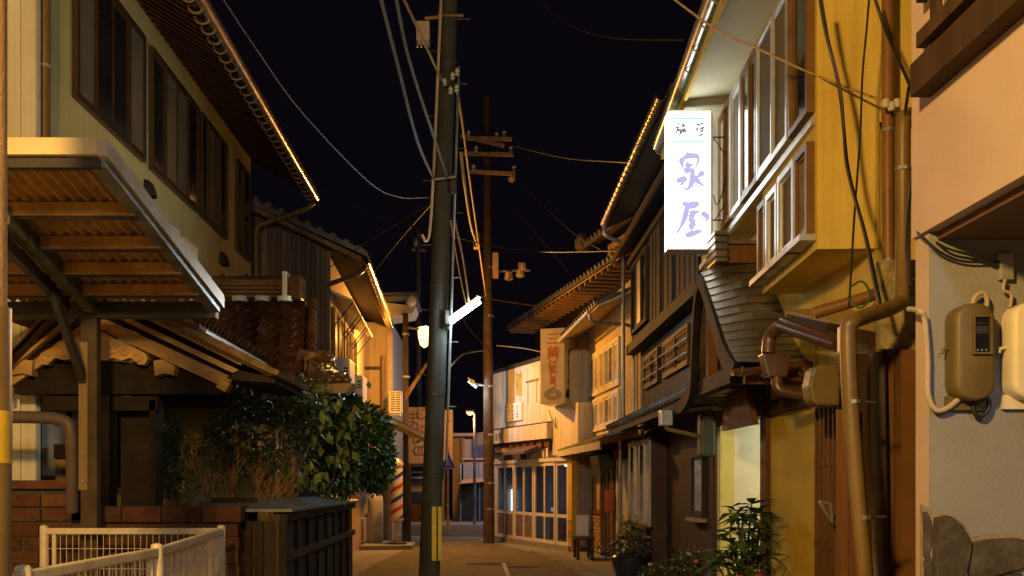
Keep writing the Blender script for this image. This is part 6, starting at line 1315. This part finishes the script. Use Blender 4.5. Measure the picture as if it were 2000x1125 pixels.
# palm-like plant by the inn entry, one object for each leaflet
t = T('lady_palm', 'leafy upright palm plant beside the lit inn entry', 'plant', (PX(1455, 9.7), 9.7, 0))
M_palm = leafmat('palm_leaf', (.05, .11, .03), rough=.3, rand=.3); pm = leafmesh(.28, .105, .35).mesh('leaflet', M_palm)
heads = [(1478, 1000, 1), (1450, 1012, 0), (1462, 1062, 1), (1432, 1060, 1), (1470, 1115, 1), (1400, 1100, 0), (1430, 1095, 1), (1485, 1030, 1), (1468, 985, 0), (1440, 1000, 1), (1488, 1005, 0), (1425, 1040, 1), (1455, 1035, 0), (1480, 1050, 1), (1410, 1085, 1), (1440, 1080, 0), (1465, 1095, 1), (1420, 1110, 0), (1490, 1085, 0), (1450, 1120, 0)]
for (px, py, q) in heads:
    hp = P(px, py, 9.6 + .12 * q); MB().tube(smoothpath([(PX(1455, 9.7) + random.uniform(-.1, .1), 9.7, 0), (PX(1457, 9.7) + (hp.x - PX(1457, 9.7)) * .4, 9.7, hp.z * .6), hp]), [.012] * 12 + [.006], 5).build('stalk', mat('palm_stalk', (.1, .12, .04), rough=.6, bump=.1), t)
    nL = random.randint(7, 9)
    for i in range(nL):
        a = 2 * math.pi * i / nL + random.uniform(-.2, .2); o = link('leaflet', pm, t); o.location = hp; o.rotation_euler = (random.uniform(-.45, .5), 0, a); s = random.uniform(.75, 1.1); o.scale = (s, s, s)
# potted plant on the pavement
pc = Vector((PX(1233, 16.6), 16.6, 0))
t = T('potted_plant', 'dark glazed pot with a bushy plant on the pavement by the bay window', 'plant', pc)
MB().lathe(pc, [(.18, 0), (.22, .03), (.31, .3), (.33, .42), (.3, .45), (.27, .42), (.02, .4)], 24).build('pot', mat('dark_glaze', (.02, .022, .03), rough=.2, var=.3, bump=.03, spec=.6), t, smooth=True)
leafcloud('foliage', t, leafmat('plum_leaf', (.07, .05, .045)), [(pc + Vector((0, 0, .6)), (.36, .36, .17), 1)], 1100, .06, .03); leafcloud('flower_shoots', t, leafmat('yellow_green_leaf', (.15, .14, .04)), [(pc + Vector((0, 0, .85)), (.25, .25, .22), 1)], 420, .06, .025, .2)
twigs('stem', t, pc + Vector((0, 0, .4)), 5, .4, .5, M_twig, .008)
# low flowering plants in front of the brown wall
for (px, y, hh, rr, lab, fm) in ((1290, 14.2, .42, .3, 'low leafy plant with pink flowers nearest the street', (.6, .2, .25)), (1345, 13.9, .6, .32, 'taller leafy plant with few pink flowers against the brown wall', (.5, .18, .25))):
    c = Vector((PX(px, y), y, 0)); t = T('flowering_plant', lab, 'plant', c, 'flowering plants'); leafcloud('foliage', t, M_lf2, [(c + Vector((0, 0, hh * .6)), (rr, rr, hh * .55), 1)], 900, .08, .035, .3)
    MB().lathe(c, [(.12, 0), (.16, .2), (.14, .2)], 14).build('pot', mat('terracotta', (.2, .09, .05), rough=.8, bump=.1), t); twigs('stem', t, c + Vector((0, 0, .15)), 4, hh * .7, .5, M_twig, .007)
    for k in range(6): p = c + Vector((random.uniform(-rr, rr) * .7, random.uniform(-rr, rr) * .7 - .1, hh + random.uniform(-.08, .1))); MB().lathe(p, [(.01, -.02), (.035, 0), (.03, .02), (.005, .03)], 7).build('flower', mat('pink_flower_' + lab[:3], fm, rough=.6, bump=0), t)
c = Vector((PX(1478, 9.3), 9.3, 0)); t = T('red_flowers', 'clump of red flowers at the foot of the palm plant', 'plant', c); leafcloud('foliage', t, M_lf2, [(c + Vector((0, 0, .5)), (.2, .15, .22), 1)], 300, .06, .03, .2); twigs('stem', t, c, 5, .6, .25, M_twig, .006)
for k in range(7): MB().lathe(c + Vector((random.uniform(-.15, .15), random.uniform(-.1, .05), .74 + random.uniform(-.04, .04))), [(.01, -.02), (.03, 0), (.026, .018), (.004, .028)], 7).build('flower', mat('red_flower', (.6, .03, .02), rough=.6, bump=0), t)
